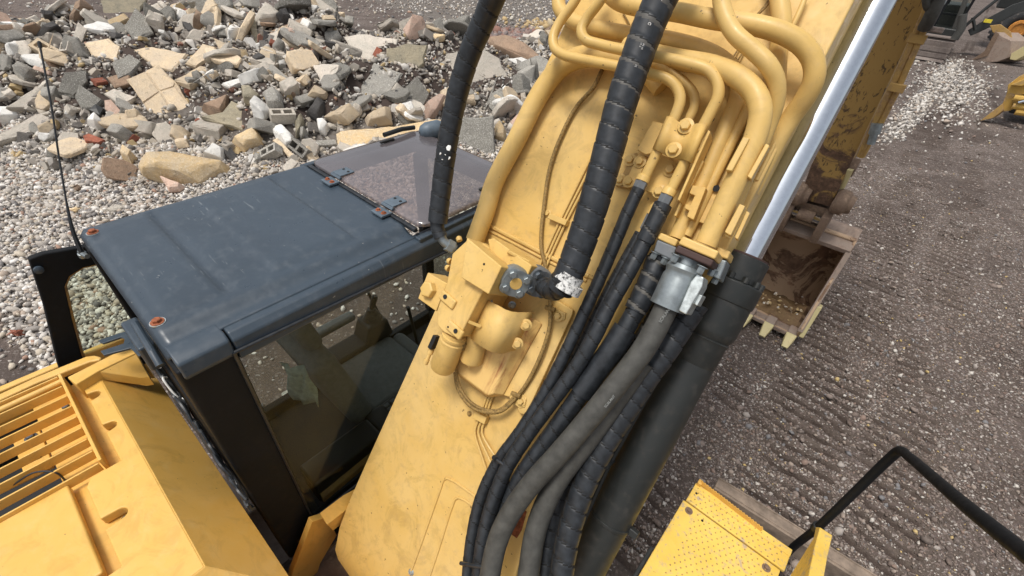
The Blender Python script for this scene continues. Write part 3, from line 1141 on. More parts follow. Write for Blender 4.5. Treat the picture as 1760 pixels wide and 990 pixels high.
# grille
GR = obj("grille", MB().box(((gx0 + gx1) / 2, gy1, ZH - 0.015), gx1 - gx0, 0.012, 0.085), "hood_yellow", EX, 0.003)
nb_ = 9
for i in range(nb_):
    xx = gx0 + (gx1 - gx0) * i / (nb_ - 1)
    o = obj("slat", MB().box((xx, gy1 - 0.45, ZH - 0.006), 0.007, 0.88, 0.045), "hood_yellow", GR, 0.002)
for yy, x0, x1, nm in ((-0.335, gx0 + 0.01, gx1 - 0.01, "bolted_strip"), (-0.47, gx0 + 0.16, gx1 - 0.21, "cross_strap")):
    st = obj(nm, MB().box(((x0 + x1) / 2, yy, ZH - 0.065), x1 - x0, 0.085, 0.02), "hood_yellow", EX, 0.003)
    bl = [gx1 - 0.05, gx1 - 0.125, gx1 - 0.2, gx0 + 0.14] if nm == "bolted_strip" else [gx0 + 0.22, gx0 + 0.34]
    for bx in bl:
        hexbolt("bolt", (bx, yy + 0.012, ZH - 0.054), (0, 0, 1), 0.014, st, "bolt_grey")
wbox("radiator_floor", gx0 - 0.05, gx1 + 0.05, -1.3, -0.30, ZH - 0.40, ZH - 0.36, "plastic_dark", EX, 0)
mb = MB()
mb.tube([(gx0 + 0.25, -1.2, ZH - 0.17), (gx0 + 0.33, -0.45, ZH - 0.15)], 0.014, 10)
obj("radiator_pipe", mb, "pipe_yellow", EX)
mb = MB()
Q = crom([onz(-40, 872, 2.31), onz(20, 835, 2.33), (onz(60, 812, 2.37)), onz(95, 812, 2.36), onz(120, 835, 2.26)], 8)
mb.tube(Q, 0.0035, 8)
obj("black_cable", mb, "rubber", EX)
# long side rail left of the grille
mb = MB()
P = [onz(a, b, 2.36) for a, b in [(-60, 705), (0, 676), (60, 648), (148, 612), (162, 610), (174, 613), (172, 618), (152, 622), (60, 659), (0, 687), (-60, 716)]]
mb.prism(P, [p - np.array([0, 0, 0.035]) for p in P])
obj("side_rail", mb, "hood_yellow", EX, 0.008, 3)
mb = MB()
mb.tube([onz(-60, 733, 2.345), onz(106, 656, 2.345)], 0.014, 12)
obj("edge_roll", mb, "hood_yellow", EX)
wbox("body_side", -2.62, -2.58, -1.6, 0.0, 1.3, 2.28, "hood_yellow", EX, 0.01)
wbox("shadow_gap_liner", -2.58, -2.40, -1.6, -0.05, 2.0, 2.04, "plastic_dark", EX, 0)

# ------------------------------------------------------------------ cab
xL, xRt = -2.42, -1.37
yB, yF = 0.045, 1.90
CB = obj("cab_frame", (lambda mb: (
    mb.box((-1.46, 0.137, 2.2), 0.175, 0.180, 1.46),
    mb.box((-2.37, 0.095, 2.2), 0.10, 0.10, 1.46),
    mb.box((-1.9, 0.065, 1.9), 0.9, 0.03, 0.9),
    mb.box((-1.41, 1.86, 2.15), 0.07, 0.08, 1.4),
    mb.box((-2.38, 1.86, 2.15), 0.07, 0.08, 1.4),
    mb.box((-1.40, 1.03, 1.50), 0.06, 1.66, 0.22),
    mb.box((-2.40, 1.0, 1.36), 0.06, 1.8, 0.12),
    mb.box((-1.9, 1.86, 1.40), 0.95, 0.07, 0.12),
    mb.box((-1.9, 1.0, 1.30), 1.0, 1.8, 0.05), mb)[-1])(MB()), "cab_black", EX, 0.012, 3)
# upper beam below the roof, right, front, left and rear
mb = MB()
sec = [(-1.365, 2.90), (-1.372, 2.955), (-1.40, 2.972), (-1.47, 2.972), (-1.47, 2.87), (-1.39, 2.855)]
mb.prism([(a, 0.06, b) for a, b in sec], [(a, 0.22, b) for a, b in sec])
obj("roof_corner_cap", mb, "cab_paint", EX, 0.008, 3)
mb = MB()
sec = [(-1.368, 2.86), (-1.374, 2.945), (-1.40, 2.968), (-1.46, 2.968), (-1.46, 2.845)]
mb.prism([(a, 0.226, b) for a, b in sec], [(a, 1.90, b) for a, b in sec])
obj("roof_side_beam", mb, "cab_paint", EX, 0.008, 3)
wbox("roof_front_beam", -2.42, -1.46, 1.82, 1.90, 2.87, 2.968, "cab_paint", EX, 0.012, 3)
wbox("roof_left_beam", -2.43, -2.36, 0.08, 1.82, 2.88, 2.966, "cab_paint", EX, 0.012, 3)
wbox("roof_rear_beam", -2.40, -1.47, 0.062, 0.10, 2.86, 2.965, "cab_paint", EX, 0.01, 3)
# pressed roof sheet: crowned pads between grooves, as one sheet
def sm(a, b, t):
    t = min(1, max(0, (t - a) / (b - a)))
    return t * t * (3 - 2 * t)
rx = list(np.linspace(-2.425, -2.38, 5)) + list(np.linspace(-2.36, -1.60, 26)) + list(np.linspace(-1.58, -1.43, 14))
ry = list(np.linspace(0.05, 0.085, 4)) + list(np.linspace(0.10, 1.06, 74))
mb = MB()
vs = []
for yy in ry:
    for xx in rx:
        z = ZR
        z -= 0.030 * sm(0.045, 0.0, xx + 2.425 + 0.0) if xx < -2.38 else 0
        z -= 0.028 * sm(-1.53, -1.465, xx)                       # step down to the drip channel
        inn = sm(-2.37, -2.33, xx) * (1 - sm(-1.60, -1.555, xx))
        for c, hw in ((0.318, 0.016), (0.50, 0.010), (0.855, 0.012)):
            z += inn * (0.010 if c == 0.50 else -0.016) * math.exp(-((yy - c) / hw) ** 2)
        z += 0.011 * inn * (sm(0.50, 0.515, yy) - sm(0.835, 0.85, yy))
        z += 0.008 * inn * (sm(0.10, 0.13, yy) - sm(0.28, 0.30, yy))
        z -= 0.025 * sm(0.075, 0.05, yy)
        z += 0.0025 * (noise.noise(Vector((xx * 3, yy * 3, 0))))
        vs.append((xx, yy, z))
nxr = len(rx)
fs = [(j * nxr + i, j * nxr + i + 1, (j + 1) * nxr + i + 1, (j + 1) * nxr + i) for j in range(len(ry) - 1) for i in range(nxr - 1)]
mb.add(vs, fs)
RF = obj("roof_sheet", mb, "cab_paint", EX, angle=60, solid=0.012)
for p_ in ((160, 400), (271, 554)):
    q = onz(p_[0], p_[1], ZR)
    bt_ = hexbolt("bolt", (q[0], q[1], ZR + 0.001), (0, 0, 1), 0.0135, RF, "rust")
    obj("washer", MB().lathe((q[0], q[1], ZR - 0.001), (0, 0, 1), [(0, 0.024), (0.003, 0.024)], 20), "zinc_pale", bt_)
# rim strips either side of the hatch
wbox("hatch_curb", -2.425, -2.385, 1.05, 1.90, 2.955, 2.992, "cab_paint", EX, 0.008)
wbox("hatch_curb", -1.425, -1.39, 1.05, 1.90, 2.95, 2.982, "cab_paint", EX, 0.008)
wbox("hatch_curb", -2.38, -1.43, 1.85, 1.90, 2.955, 2.985, "cab_paint", EX, 0.008)
wbox("hatch_seal", -2.35, -1.44, 1.062, 1.085, 2.985, 3.008, "rubber", EX, 0.006)
mb = MB()
mb.prism([(-2.37, 0.10, 2.985), (-2.33, 0.10, 2.985), (-2.33, 1.05, 2.985), (-2.37, 1.05, 2.985)], [(-2.37, 0.10, 2.96), (-2.33, 0.10, 2.96), (-2.33, 1.05, 2.96), (-2.37, 1.05, 2.96)])
# smoked hatch: rounded rectangular dome pane
hx0, hx1, hy0, hy1, hr = -2.36, -1.41, 1.085, 1.835, 0.06
outl = []
for cx_, cy_, a0 in ((hx1 - hr, hy0 + hr, -90), (hx1 - hr, hy1 - hr, 0), (hx0 + hr, hy1 - hr, 90), (hx0 + hr, hy0 + hr, 180)):
    for k in range(7):
        t = math.radians(a0 + 15 * k)
        outl.append((cx_ + hr * math.cos(t), cy_ + hr * math.sin(t)))
mb = MB()
ccx, ccy = (hx0 + hx1) / 2, (hy0 + hy1) / 2
rings = [(1.0, 3.008), (1.0, 3.022), (0.985, 3.029), (0.93, 3.033), (0.6, 3.036)]
vs = []
for s_, z_ in rings:
    vs += [(ccx + (a - ccx) * s_, ccy + (b - ccy) * s_, z_) for a, b in outl]
m_ = len(outl)
fs = [(i * m_ + k, i * m_ + (k + 1) % m_, (i + 1) * m_ + (k + 1) % m_, (i + 1) * m_ + k) for i in range(len(rings) - 1) for k in range(m_)]
fs.append(tuple((len(rings) - 1) * m_ + k for k in range(m_)))
mb.add(vs, fs)
HA = obj("roof_hatch", mb, "hatch_glass", EX, angle=50)
for hpx, hpy in ((583, 301), (668, 354)):
    q = onz(hpx, hpy, 3.03)
    x_, y_ = q[0], 1.085
    mb = MB()
    mb.box((x_, y_ - 0.042, 3.012), 0.085, 0.06, 0.012)
    mb.box((x_, y_ + 0.040, 3.040), 0.075, 0.085, 0.007)
    mb.tube([(x_ - 0.042, y_ - 0.004, 3.03), (x_ + 0.042, y_ - 0.004, 3.03)], 0.009, 10)
    hg = obj("hinge", mb, "mirror_blue", HA, 0.003)
    for dx in (-0.02, 0.022):
        hexbolt("bolt", (x_ + dx, y_ - 0.045, 3.018), (0, 0, 1), 0.0085, hg, "rust")
        obj("rivet", MB().lathe((x_ + dx, y_ + 0.055, 3.043), (0, 0, 1), [(0, 0.008), (0.004, 0.006)], 10), "plastic_dark", hg)
q = onz(665, 247, 3.036)
obj("hatch_handle", MB().box((-2.29, 1.55, 3.043), 0.018, 0.10, 0.012), "plastic_dark", HA, 0.004)
obj("hatch_handle", MB().box((-1.47, 1.56, 3.04), 0.018, 0.10, 0.012), "plastic_dark", HA, 0.004)
# handrail bar and mirror at the front left
mb = MB()
P = [onz(660, 232, 3.06), onz(690, 222, 3.06), onz(712, 219, 3.05)]
mb.tube(P, 0.014, 10)
obj("roof_rail", mb, "plastic_dark", EX)
q = onz(738, 226, 3.05)
mb = MB()
mb.lathe((q[0] - 0.02, q[1] - 0.06, q[2]), (0.25, 1, 0.05), [(0, 0.015), (0.015, 0.04), (0.05, 0.055), (0.13, 0.055), (0.17, 0.035), (0.18, 0.01)], 18)
mr_ = obj("mirror", mb, "mirror_blue", EX, angle=60)
mb = MB()
mb.tube(crom([q + np.array([-0.02, -0.06, 0]), q + np.array([-0.06, 0.02, -0.05]), q + np.array([0, 0.05, -0.12])], 6), 0.008, 8)
obj("mirror_arm", mb, "plastic_dark", mr_)
# right window pane + rubber gasket
wp = [(0.215, 2.905), (1.80, 2.84), (1.80, 1.62), (0.215, 1.66)]
mb = MB()
mb.prism([(-1.372, a, b) for a, b in wp], [(-1.378, a, b) for a, b in wp])
obj("side_window", mb, "window_glass", EX, smooth=False)
mb = MB()
mb.tube([(-1.366, a, b) for a, b in wp + [wp[0]]], 0.007, 8)
obj("window_gasket", mb, "rubber", EX)
wbox("sill_trim", -1.39, -1.362, 0.2, 1.83, 1.60, 1.63, "cab_black", EX, 0.006)
wp = [(-2.36, 2.86), (-1.45, 2.86), (-1.45, 1.5), (-2.36, 1.5)]
mb = MB()
mb.prism([(a, 1.87, b) for a, b in wp], [(a, 1.876, b) for a, b in wp])
obj("windscreen", mb, "window_glass", EX, smooth=False)
# open door panel standing off the left side
fr = [(47, 440), (134, 420), (250, 396), (300, 560), (260, 640), (150, 668), (110, 640)]
hole = [(109, 492), (126, 464), (160, 452), (200, 445), (240, 470), (262, 560), (235, 620), (150, 655), (128, 610)]
fo = [onx(a, b, -2.60) for a, b in [(46, 440), (70, 431), (134, 420), (200, 410), (262, 430), (285, 520), (275, 600), (190, 660), (118, 690), (96, 620), (72, 520)]]
ho = [onx(a, b, -2.60) for a, b in [(108, 488), (116, 470), (140, 455), (195, 443), (235, 450), (255, 520), (245, 590), (200, 632), (152, 650), (136, 600), (120, 540)]]
n_ = len(fo)
mb = MB()
d_ = np.array([0.035, 0, 0])
ring = [fo, [p + d_ for p in fo], [p + d_ for p in ho], ho]
vs = [p for r_ in ring for p in r_]
fs = []
for a in range(4):
    b = (a + 1) % 4
    fs += [(a * n_ + k, a * n_ + (k + 1) % n_, b * n_ + (k + 1) % n_, b * n_ + k) for k in range(n_)]
mb.add(vs, fs)
DR = obj("cab_door", mb, "cab_black", EX, 0.008, 3, angle=60)
mb = MB()
mb.tube([p + d_ * 0.5 for p in ho + [ho[0]]], 0.011, 8)
obj("door_seal", mb, "dirty_yellow", DR)
mb = MB()
mb.prism([p + d_ * 0.3 for p in ho], [p + d_ * 0.45 for p in ho])
obj("door_pane", mb, "door_glass", DR, smooth=False)
q = onx(66, 463, -2.56)
obj("door_bolt", MB().lathe(q, (1, 0, 0), [(0, 0.017), (0.012, 0.017), (0.016, 0.008)], 16), "cab_paint", DR)
# slotted latch bracket
mb = MB()
zb = 2.50
pl = [onz(a, b, zb) for a, b in [(168, 585), (205, 572), (232, 566), (262, 602), (238, 612), (224, 598), (178, 610), (172, 603), (212, 590), (214, 582), (208, 579), (176, 590)]]
mb.prism(pl, [p - np.array([0, 0, 0.012]) for p in pl])
obj("latch_bracket", mb, "cab_paint", EX, 0.003)
# rear edge trims and the wiring in the gap
mb = MB()
mb.tube([onz(232, 556, 2.93), onz(262, 606, 2.93), onz(275, 628, 2.9)], 0.012, 10)
obj("rear_drip_bar", mb, "cab_paint", EX)
wbox("rear_light_housing", -1.86, -1.66, 0.0, 0.055, 2.74, 2.86, "cab_paint", EX, 0.01)
mb = MB()
rr = random.Random(3)
for s in range(6):
    P = []
    for k in range(14):
        t = k / 13
        P.append(np.array([-1.86 + 0.62 * t, 0.022 + 0.008 * rr.uniform(-1, 1), 2.55 - 0.30 * t + 0.03 * rr.uniform(-1, 1) + 0.012 * s]))
    mb.tube(crom(P, 4), 0.006 + 0.003 * rr.random(), 7)
obj("wiring_loom", mb, "rubber", EX)
mb = MB()
mb.tube(crom([np.array([-1.80, 0.03, 2.57]), np.array([-1.77, 0.018, 2.60]), np.array([-1.73, 0.02, 2.55]), np.array([-1.70, 0.03, 2.5])], 6), 0.004, 7)
mb.box((-1.70, 0.03, 2.5), 0.02, 0.015, 0.03)
obj("white_wire", mb, "white_plain", EX)
# antenna
mb = MB()
A0 = onx(141, 436, -2.44)
A1 = onx(124, 392, -2.46)
A2 = onx(103, 280, -2.53)
A3 = onx(88, 180, -2.58)
A4 = onx(69, 80, -2.66)
Q, t_ = resample(crom([A0, A1, A2, A3, A4], 10), 0.02)
mb.tube(Q, [0.0105 - 0.007 * min(1, k / 12) for k in range(len(Q))], 8)
AN = obj("antenna", mb, "rubber", EX)
obj("antenna_tip", MB().lathe(A4 - (A4 - A3) * 0.02, A4 - A3, [(0, 0.006), (0.02, 0.007), (0.024, 0.003)], 10), "plastic_dark", AN)
mb = MB()
mb.lathe(A0 + np.array([-0.01, 0, -0.02]), (0.2, 0, 1), [(0, 0.016), (0.02, 0.016), (0.022, 0.010), (0.035, 0.010)], 14)
mb.lathe(A0, (1, 0.2, 0.1), [(0, 0.010), (0.05, 0.010)], 10)
obj("antenna_mount", mb, "galvanised", AN)

# ------------------------------------------------------------------ cab interior
def cabobj(name, mb, mat, bevel=0.02, seg=3, **k):
    return obj(name, mb, mat, EX, bevel, seg, **k)


mb = MB()
mb.box((-1.88, 1.02, 1.66), 0.50, 0.50, 0.16)
mb.box((-1.88, 1.30, 1.68), 0.44, 0.10, 0.13)
SE = cabobj("seat", mb, "fabric_seat", 0.05, 4)
ax = (np.array([1., 0, 0]), _n(np.array([0, -0.25, 1.0])), _n(np.array([0, -1.0, -0.25])))
mb = MB()
mb.box((-1.88, 0.66, 2.02), 0.50, 0.66, 0.15, ax)
obj("backrest", mb, "fabric_seat", SE, 0.06, 4)
mb = MB()
mb.box((-1.88, 0.60, 2.42), 0.28, 0.20, 0.10, ax)
obj("headrest", mb, "fabric_seat", SE, 0.04, 4)
mb = MB()
mb.box((-1.88, 1.0, 1.46), 0.36, 0.36, 0.26)
obj("seat_base", mb, "plastic_dark", SE, 0.03)
mb = MB()
mb.box((-2.2, 1.02, 1.66), 0.17, 0.48, 0.20)
mb.prism([(-2.28, 1.12, 1.88), (-2.12, 1.12, 1.88), (-2.12, 1.27, 1.88), (-2.28, 1.27, 1.88)], [(-2.29, 1.06, 1.72), (-2.11, 1.06, 1.72), (-2.11, 1.30, 1.72), (-2.29, 1.30, 1.72)])
CO_ = cabobj("left_console", mb, "plastic_dark", 0.02)
mb = MB()
for k in range(4):
    mb.lathe((-2.2, 1.2, 1.88 + 0.022 * k), (0, 0, 1), [(0, 0.068 - 0.011 * k), (0.020, 0.060 - 0.011 * k)], 16)
JO = obj("gaiter", mb, "rubber", CO_)
mb = MB()
mb.tube(crom([(-2.2, 1.2, 1.95), (-2.2, 1.22, 2.0), (-2.195, 1.245, 2.06)], 5), [0.013, 0.014, 0.016, 0.018, 0.02, 0.021, 0.022, 0.023, 0.023, 0.022, 0.018], 12)
obj("joystick", mb, "plastic_dark", CO_, angle=60)
mb = MB()
mb.box((-2.27, 0.92, 1.93), 0.08, 0.36, 0.055)
cabobj("armrest", mb, "fabric_seat", 0.025, 4)
mb = MB()
mb.box((-1.56, 0.98, 1.66), 0.17, 0.52, 0.20)
mb.box((-1.50, 0.50, 1.72), 0.16, 0.42, 0.20)
C2_ = cabobj("right_console", mb, "plastic_dark", 0.02)
mb = MB()
for i in range(3):
    for j in range(3):
        mb.box((-1.60 + 0.035 * i, 0.86 + 0.045 * j, 1.765), 0.026, 0.034, 0.014)
obj("console_switches", mb, "grey_metal", C2_, 0.003)
mb = MB()
mb.tube(crom([(-1.62, 1.46, 1.32), (-1.63, 1.42, 1.7), (-1.66, 1.40, 1.95)], 5), 0.012, 10)
mb.tube(crom([(-2.03, 1.46, 1.32), (-2.03, 1.42, 1.7), (-2.05, 1.40, 1.95)], 5), 0.012, 10)
cabobj("travel_levers", mb, "plastic_dark", 0)
mb = MB()
mb.tube([(-2.38, 1.42, 1.4), (-2.38, 1.30, 1.95)], 0.012, 8)
cabobj("grab_bar", mb, "plastic_dark", 0)
# pale cloth hung behind the seat
mb = MB()
vs = []
for j in range(7):
    for i in range(6):
        vs.append((-1.62 + 0.022 * i + 0.01 * math.sin(j), 0.40 + 0.014 * i + 0.012 * math.sin(i * 2.1 + j), 2.50 - 0.045 * j + 0.012 * math.cos(i * 1.7)))
mb.add(vs, [(j * 6 + i, j * 6 + i + 1, (j + 1) * 6 + i + 1, (j + 1) * 6 + i) for j in range(6) for i in range(5)])
cabobj("cleaning_cloth", mb, "cloth_pale", 0, solid=0.004)
# seat belt / tan band across the rear shelf
mb = MB()
mb.prism([(-1.40, 0.30, 1.70), (-1.43, 0.30, 1.735), (-1.43, 0.86, 1.765), (-1.40, 0.86, 1.74)], [(-1.40, 0.30, 1.66), (-1.44, 0.30, 1.66), (-1.44, 0.86, 1.70), (-1.40, 0.86, 1.70)])
cabobj("sill_band", mb, "dirty_yellow", 0.004)

# ------------------------------------------------------------------ boom
outl = [(606, 1000), (580, 962), (575, 945), (583, 905), (600, 860), (640, 770), (716, 602), (800, 415), (870, 262), (961, 61)]
L_ = pp(outl, 0)
Rr = pp([(1298, 332), (1250, 428), (1130, 590), (1010, 735), (919, 861), (886, 990), (860, 1100)], 0)
topL = B(0.02, 2.75)
topR = B(0.955, 2.75)
lowR = B(0.62, -1.05)
lowL = B(0.22, -1.05)
poly = [lowL] + L_ + [topL, topR] + Rr + [lowR]
mb = MB()
mb.prism(poly, [p - BW * 0.62 for p in poly])
# upper boom bends forward beyond the picture
c0, c1 = B(0.02, 2.75), B(0.955, 2.75)
f0, f1 = np.array([-1.0, 6.3, 6.6]), np.array([-0.2, 6.3, 6.6])
dn = np.array([0, 0.35, -0.75])
dn0 = -BW * 0.62
mb.add([c0, c1, f1, f0, c0 + dn0, c1 + dn0, f1 + dn, f0 + dn], [(0, 1, 2, 3), (4, 7, 6, 5), (0, 3, 7, 4), (1, 5, 6, 2), (3, 2, 6, 7)])
BM = obj("boom", mb, "boom_yellow", EX, 0.007, 3)


def bead(pts, dpx, name="weld_bead", parent=None, mat="boom_yellow", h=0.002):
    P = [bp(a, b, h) for a, b in pts]
    r = dpx * depth(P[0]) / FOC / 2
    return obj(name, MB().tube(resample(crom(P, 4) if len(P) > 2 else P, 0.02)[0], r, 8), mat, parent or BM)


bead([(838, 386), (925, 431), (1012, 475)], 8)
bead([(834, 393), (921, 438), (1008, 483)], 5)
bead([(1012, 475), (1060, 500)], 6)
bead([(700, 1000), (727, 925), (757, 840), (763, 824), (770, 822), (850, 878)], 4.5, "stiffener_edge")
bead([(735, 1000), (755, 940), (778, 868), (784, 856), (792, 856), (838, 888)], 4.5, "stiffener_edge")
q = bp(707, 983, 0)
hexbolt("grease_nipple", q, BW, 0.010, BM, "zinc_pale")
# rust-scraped patch plate on the lower right of the deck
# lower pivot bracket beside the cab
mb = MB()
pl = [onx(a, b, -1.33) for a, b in [(497, 975), (530, 888), (556, 880), (573, 912), (545, 960), (530, 1010), (490, 1010)]]
mb.prism(pl, [p + np.array([0.035, 0, 0]) for p in pl])
obj("pivot_bracket", mb, "hood_yellow", EX, 0.004)
mb = MB()
pl = [onx(a, b, -1.30) for a, b in [(549, 882), (590, 851), (618, 836), (604, 858), (560, 893)]]
mb.prism(pl, [p + np.array([0.05, 0, -0.05]) for p in pl])
obj("pivot_flange", mb, "hood_yellow", EX, 0.003)
wbox("pivot_floor", -1.35, -0.8, -0.1, 0.6, 1.25, 1.3, "mud_steel", EX, 0.0)

# thin capillary pipes on the deck
def thin(name, tracks, dpx, h=0.012, mat="pipe_yellow"):
    mb = MB()
    for pts in tracks:
        P = [bp(a, b, h) for a, b in pts]
        r = dpx * depth(P[0]) / FOC / 2
        mb.tube(resample(crom(P, 8), 0.02)[0], r, 8)
    return obj(name, mb, mat, BM)


for k in range(3):
    thin("thin_pipe", [[(1056 + 7 * k, 180), (1030 + 7 * k, 240), (995 + 7 * k, 312), (962 + 6 * k, 380), (932 + 6 * k, 446), (910 + 6 * k, 500)]], 4.5)
for k in range(3):
    thin("thin_pipe", [[(840 + 5 * k, 672), (832 + 5 * k, 694), (822 + 6 * k, 722), (816 + 6 * k, 742), (830 + 9 * k, 790 - 5 * k), (846 + 12 * k, 838 - 14 * k)]], 4.5)
cl = bprism("pipe_clip", [(816, 706), (836, 718), (832, 730), (812, 719)], 0.03, 0.0, "pipe_yellow", BM, 0.003)
hexbolt("bolt", bp(807, 711, 0), BW, 0.008, cl, "cable_tan")
cl = bprism("pipe_clip", [(944, 366), (975, 378), (971, 388), (940, 375)], 0.03, 0.0, "pipe_yellow", BM, 0.003)
hexbolt("bolt", bp(941, 367, 0.0), BW, 0.011, cl)
# braided tan cables
def cable(pts, dpx, name="sheathed_cable"):
    P = [bp(*p) for p in pts]
    r = dpx * depth(P[0]) / FOC / 2
    Q, t = resample(crom(P, 8), r * 0.8)
    return obj(name, MB().tube(Q, r, 8, rf=lambda i, k: 1 + 0.13 * ((i + k) % 2)), "cable_tan", BM, angle=80)


cable([(1035, 120, 0.02), (1020, 150, 0.02), (990, 185, 0.015), (962, 240, 0.015), (945, 290, 0.015), (935, 355, 0.015), (930, 420, 0.015), (938, 460, 0.02), (950, 515, 0.02)], 7)
cable([(946, 516, 0.05), (945, 560, 0.05), (930, 610, 0.05), (905, 660, 0.04), (888, 682, 0.04), (862, 706, 0.05), (835, 708, 0.06), (808, 697, 0.06), (788, 670, 0.07), (782, 640, 0.09)], 7)
cable([(886, 680, 0.045), (860, 703, 0.05), (834, 704, 0.06), (810, 692, 0.07), (792, 668, 0.075), (784, 636, 0.10), (793, 610, 0.14), (797, 590, 0.15)], 5)
cl = bprism("cable_bracket", [(873, 676), (896, 674), (905, 686), (902, 700), (893, 702), (878, 690)], 0.03, 0.015, "pipe_yellow", BM, 0.002)
hexbolt("bolt", bp(896, 690, 0.03), BW, 0.013, cl)
cl = bprism("cable_bracket", [(940, 528), (947, 523), (958, 531), (972, 538), (970, 550), (960, 552), (950, 541)], 0.035, 0.02, "pipe_yellow", BM, 0.002)
hexbolt("bolt", bp(960, 543, 0.035), BW, 0.014, cl)
for p_ in ((946, 530, 0.055), (887, 678, 0.05)):
    q = bp(*p_)
    mb = MB()
    mb.tube([q - BU * 0.02 - BV * 0.006, q + BU * 0.02 + BV * 0.004], 0.009, 8)
    obj("cable_tie", mb, "cable_tan", BM)

# ------------------------------------------------------------------ valve group
VB = bprism("valve_plate", [(842, 470), (930, 500), (985, 533), (983, 541), (908, 704), (901, 713), (893, 711), (889, 703), (893, 692), (880, 684), (866, 680), (845, 682), (800, 640), (790, 600)], 0.026, 0.006, "boom_yellow", BM, 0.004)
# raised saddle, stained with rust
mb = MB()
tp = [bp(772, 600, .085), bp(790, 560, .085), bp(905, 540, .085), bp(846, 678, .085), bp(838, 680, .085), bp(785, 640, .085)]
bt = [bp(772, 600, .028), bp(790, 560, .028), bp(935, 556, .028), bp(866, 680, .028), bp(838, 684, .028), bp(785, 644, .028)]
mb.prism(tp, bt)
obj("valve_saddle", mb, "saddle_rust", VB, 0.008, 3)
# main casting
main = bprism("valve_body", [(777, 436), (803, 412), (850, 470), (826, 508), (790, 578), (779, 579), (762, 571), (752, 560), (750, 535), (768, 484)], 0.25, 0.06, "boom_yellow", VB, 0.006, seg=3)
bprism("valve_cap", [(802, 408), (862, 458), (839, 506), (792, 477)], 0.285, 0.15, "boom_yellow", VB, 0.005, seg=3)
bprism("valve_cap", [(838, 411), (848, 409), (914, 456), (908, 470), (886, 500), (850, 470)], 0.20, 0.06, "boom_yellow", VB, 0.005, seg=3)
obj("plug_hole", MB().lathe(bp(832, 454, 0.2855), BW, [(0, 0.0045), (0.001, 0.0045)], 12), "hole_black", main)
# raised ridges on the top face
for a, b in (((829, 421), (857, 437)), ((873, 432), (909, 451))):
    P0, P1 = bp(a[0], a[1], 0.21), bp(b[0], b[1], 0.17)
    obj("cast_rib", MB().tube([P0, P1], 0.008, 8), "boom_yellow", main)
# side block with a big hexagon plug
blk = bprism("port_block", [(735, 468), (768, 487), (749, 535), (718, 513)], 0.235, 0.12, "boom_yellow", VB, 0.004)
q = bp(739, 498, 0.236)
obj("hexagon_plug", MB().lathe(q, BW, [(0, 0.036), (0.022, 0.034), (0.026, 0.028)], 6, 0.3), "pipe_yellow", blk, 0.002)
for c, d in (((762, 511), 0), ((774, 563), 1)):
    cpt = bp(c[0] + 8, c[1] + 4, 0.253)
    tg = obj("bolted_tab", MB().box(cpt, 0.085, 0.04, 0.018, (_n(BU * 0.9 + BV * -0.1), _n(BV * 0.9 + BU * 0.1), BW)), "boom_yellow", main, 0.008, 4)
    q = bp(c[0] + 3 if not d else c[0] + 9, c[1] + (-1 if not d else 6), 0.263)
    obj("dark_plug", MB().lathe(q, BW, [(0, 0.0095), (0.003, 0.0085)], 14), "plastic_dark", tg)
    if d:
        obj("tab_hole", MB().lathe(bp(c[0] - 4, c[1] - 1, 0.263), BW, [(0, 0.004), (0.001, 0.004)], 10), "hole_black", tg)
# cast lettering pad
obj("cast_pad", MB().box(bp(816, 557, 0.235) , 0.05, 0.012, 0.004, (_n(BU - BW * 0.9), BV, _n(BU * 0.9 + BW))), "boom_yellow", main, 0.001)
# small studs along the left edge
for p_ in ((775, 450), (772, 462)):
    obj("cap_nut", MB().lathe(bp(p_[0], p_[1], 0.22), -BU, [(0, 0.013), (0.012, 0.013), (0.02, 0.006)], 12), "boom_yellow", main)
for p_ in ((790, 414), (781, 425)):
    obj("cap_nut", MB().lathe(bp(p_[0], p_[1], 0.22), -BU * 0.6 + BV * 0.5, [(0, 0.012), (0.014, 0.012), (0.02, 0.006)], 12), "boom_yellow", main)
hexbolt("bolt", bp(838, 519, 0.17), BU * 0.7 + BW * 0.7, 0.013, main, "galvanised")
hexbolt("bolt", bp(880, 524, 0.10), BU * 0.7 + BW * 0.7, 0.010, main, "galvanised")
# flange head facing the viewer, four bolts
def flange(c, h, mats, dirv, r, boltmat, nm="flange"):
    q = bp(c[0], c[1], h)
    d = _n(dirv)
    u = _n(np.cross(d, BV))
    v = np.cross(d, u)
    mb = MB()
    mb.lathe(q - d * 0.06, d, [(0, r * 0.9), (0.045, r * 0.95), (0.06, r * 0.86)], 24)
    fo_ = obj(nm, mb, mats, VB, 0.002)
    for a in (45, 135, 225, 315):
        t = math.radians(a)
        p_ = q + (u * math.cos(t) + v * math.sin(t)) * r * 0.66
        hexbolt("bolt", p_ - d * 0.004, d, r * 0.235, fo_, boltmat)
    return fo_, q, d


F1, q1, d1 = flange((887, 488), 0.215, "galvanised", BU * 0.75 + BW * 0.62 - BV * 0.15, 0.062, "galvanised", "flange")
obj("flange_eye", MB().lathe(q1 - d1 * 0.001, d1, [(0, 0.024), (0.003, 0.022)], 20), "boom_yellow", F1)
F2, q2, d2 = flange((929, 489), 0.14, "grey_metal", BU * 0.85 + BW * 0.45 - BV * 0.1, 0.062, "bolt_grey", "flange")
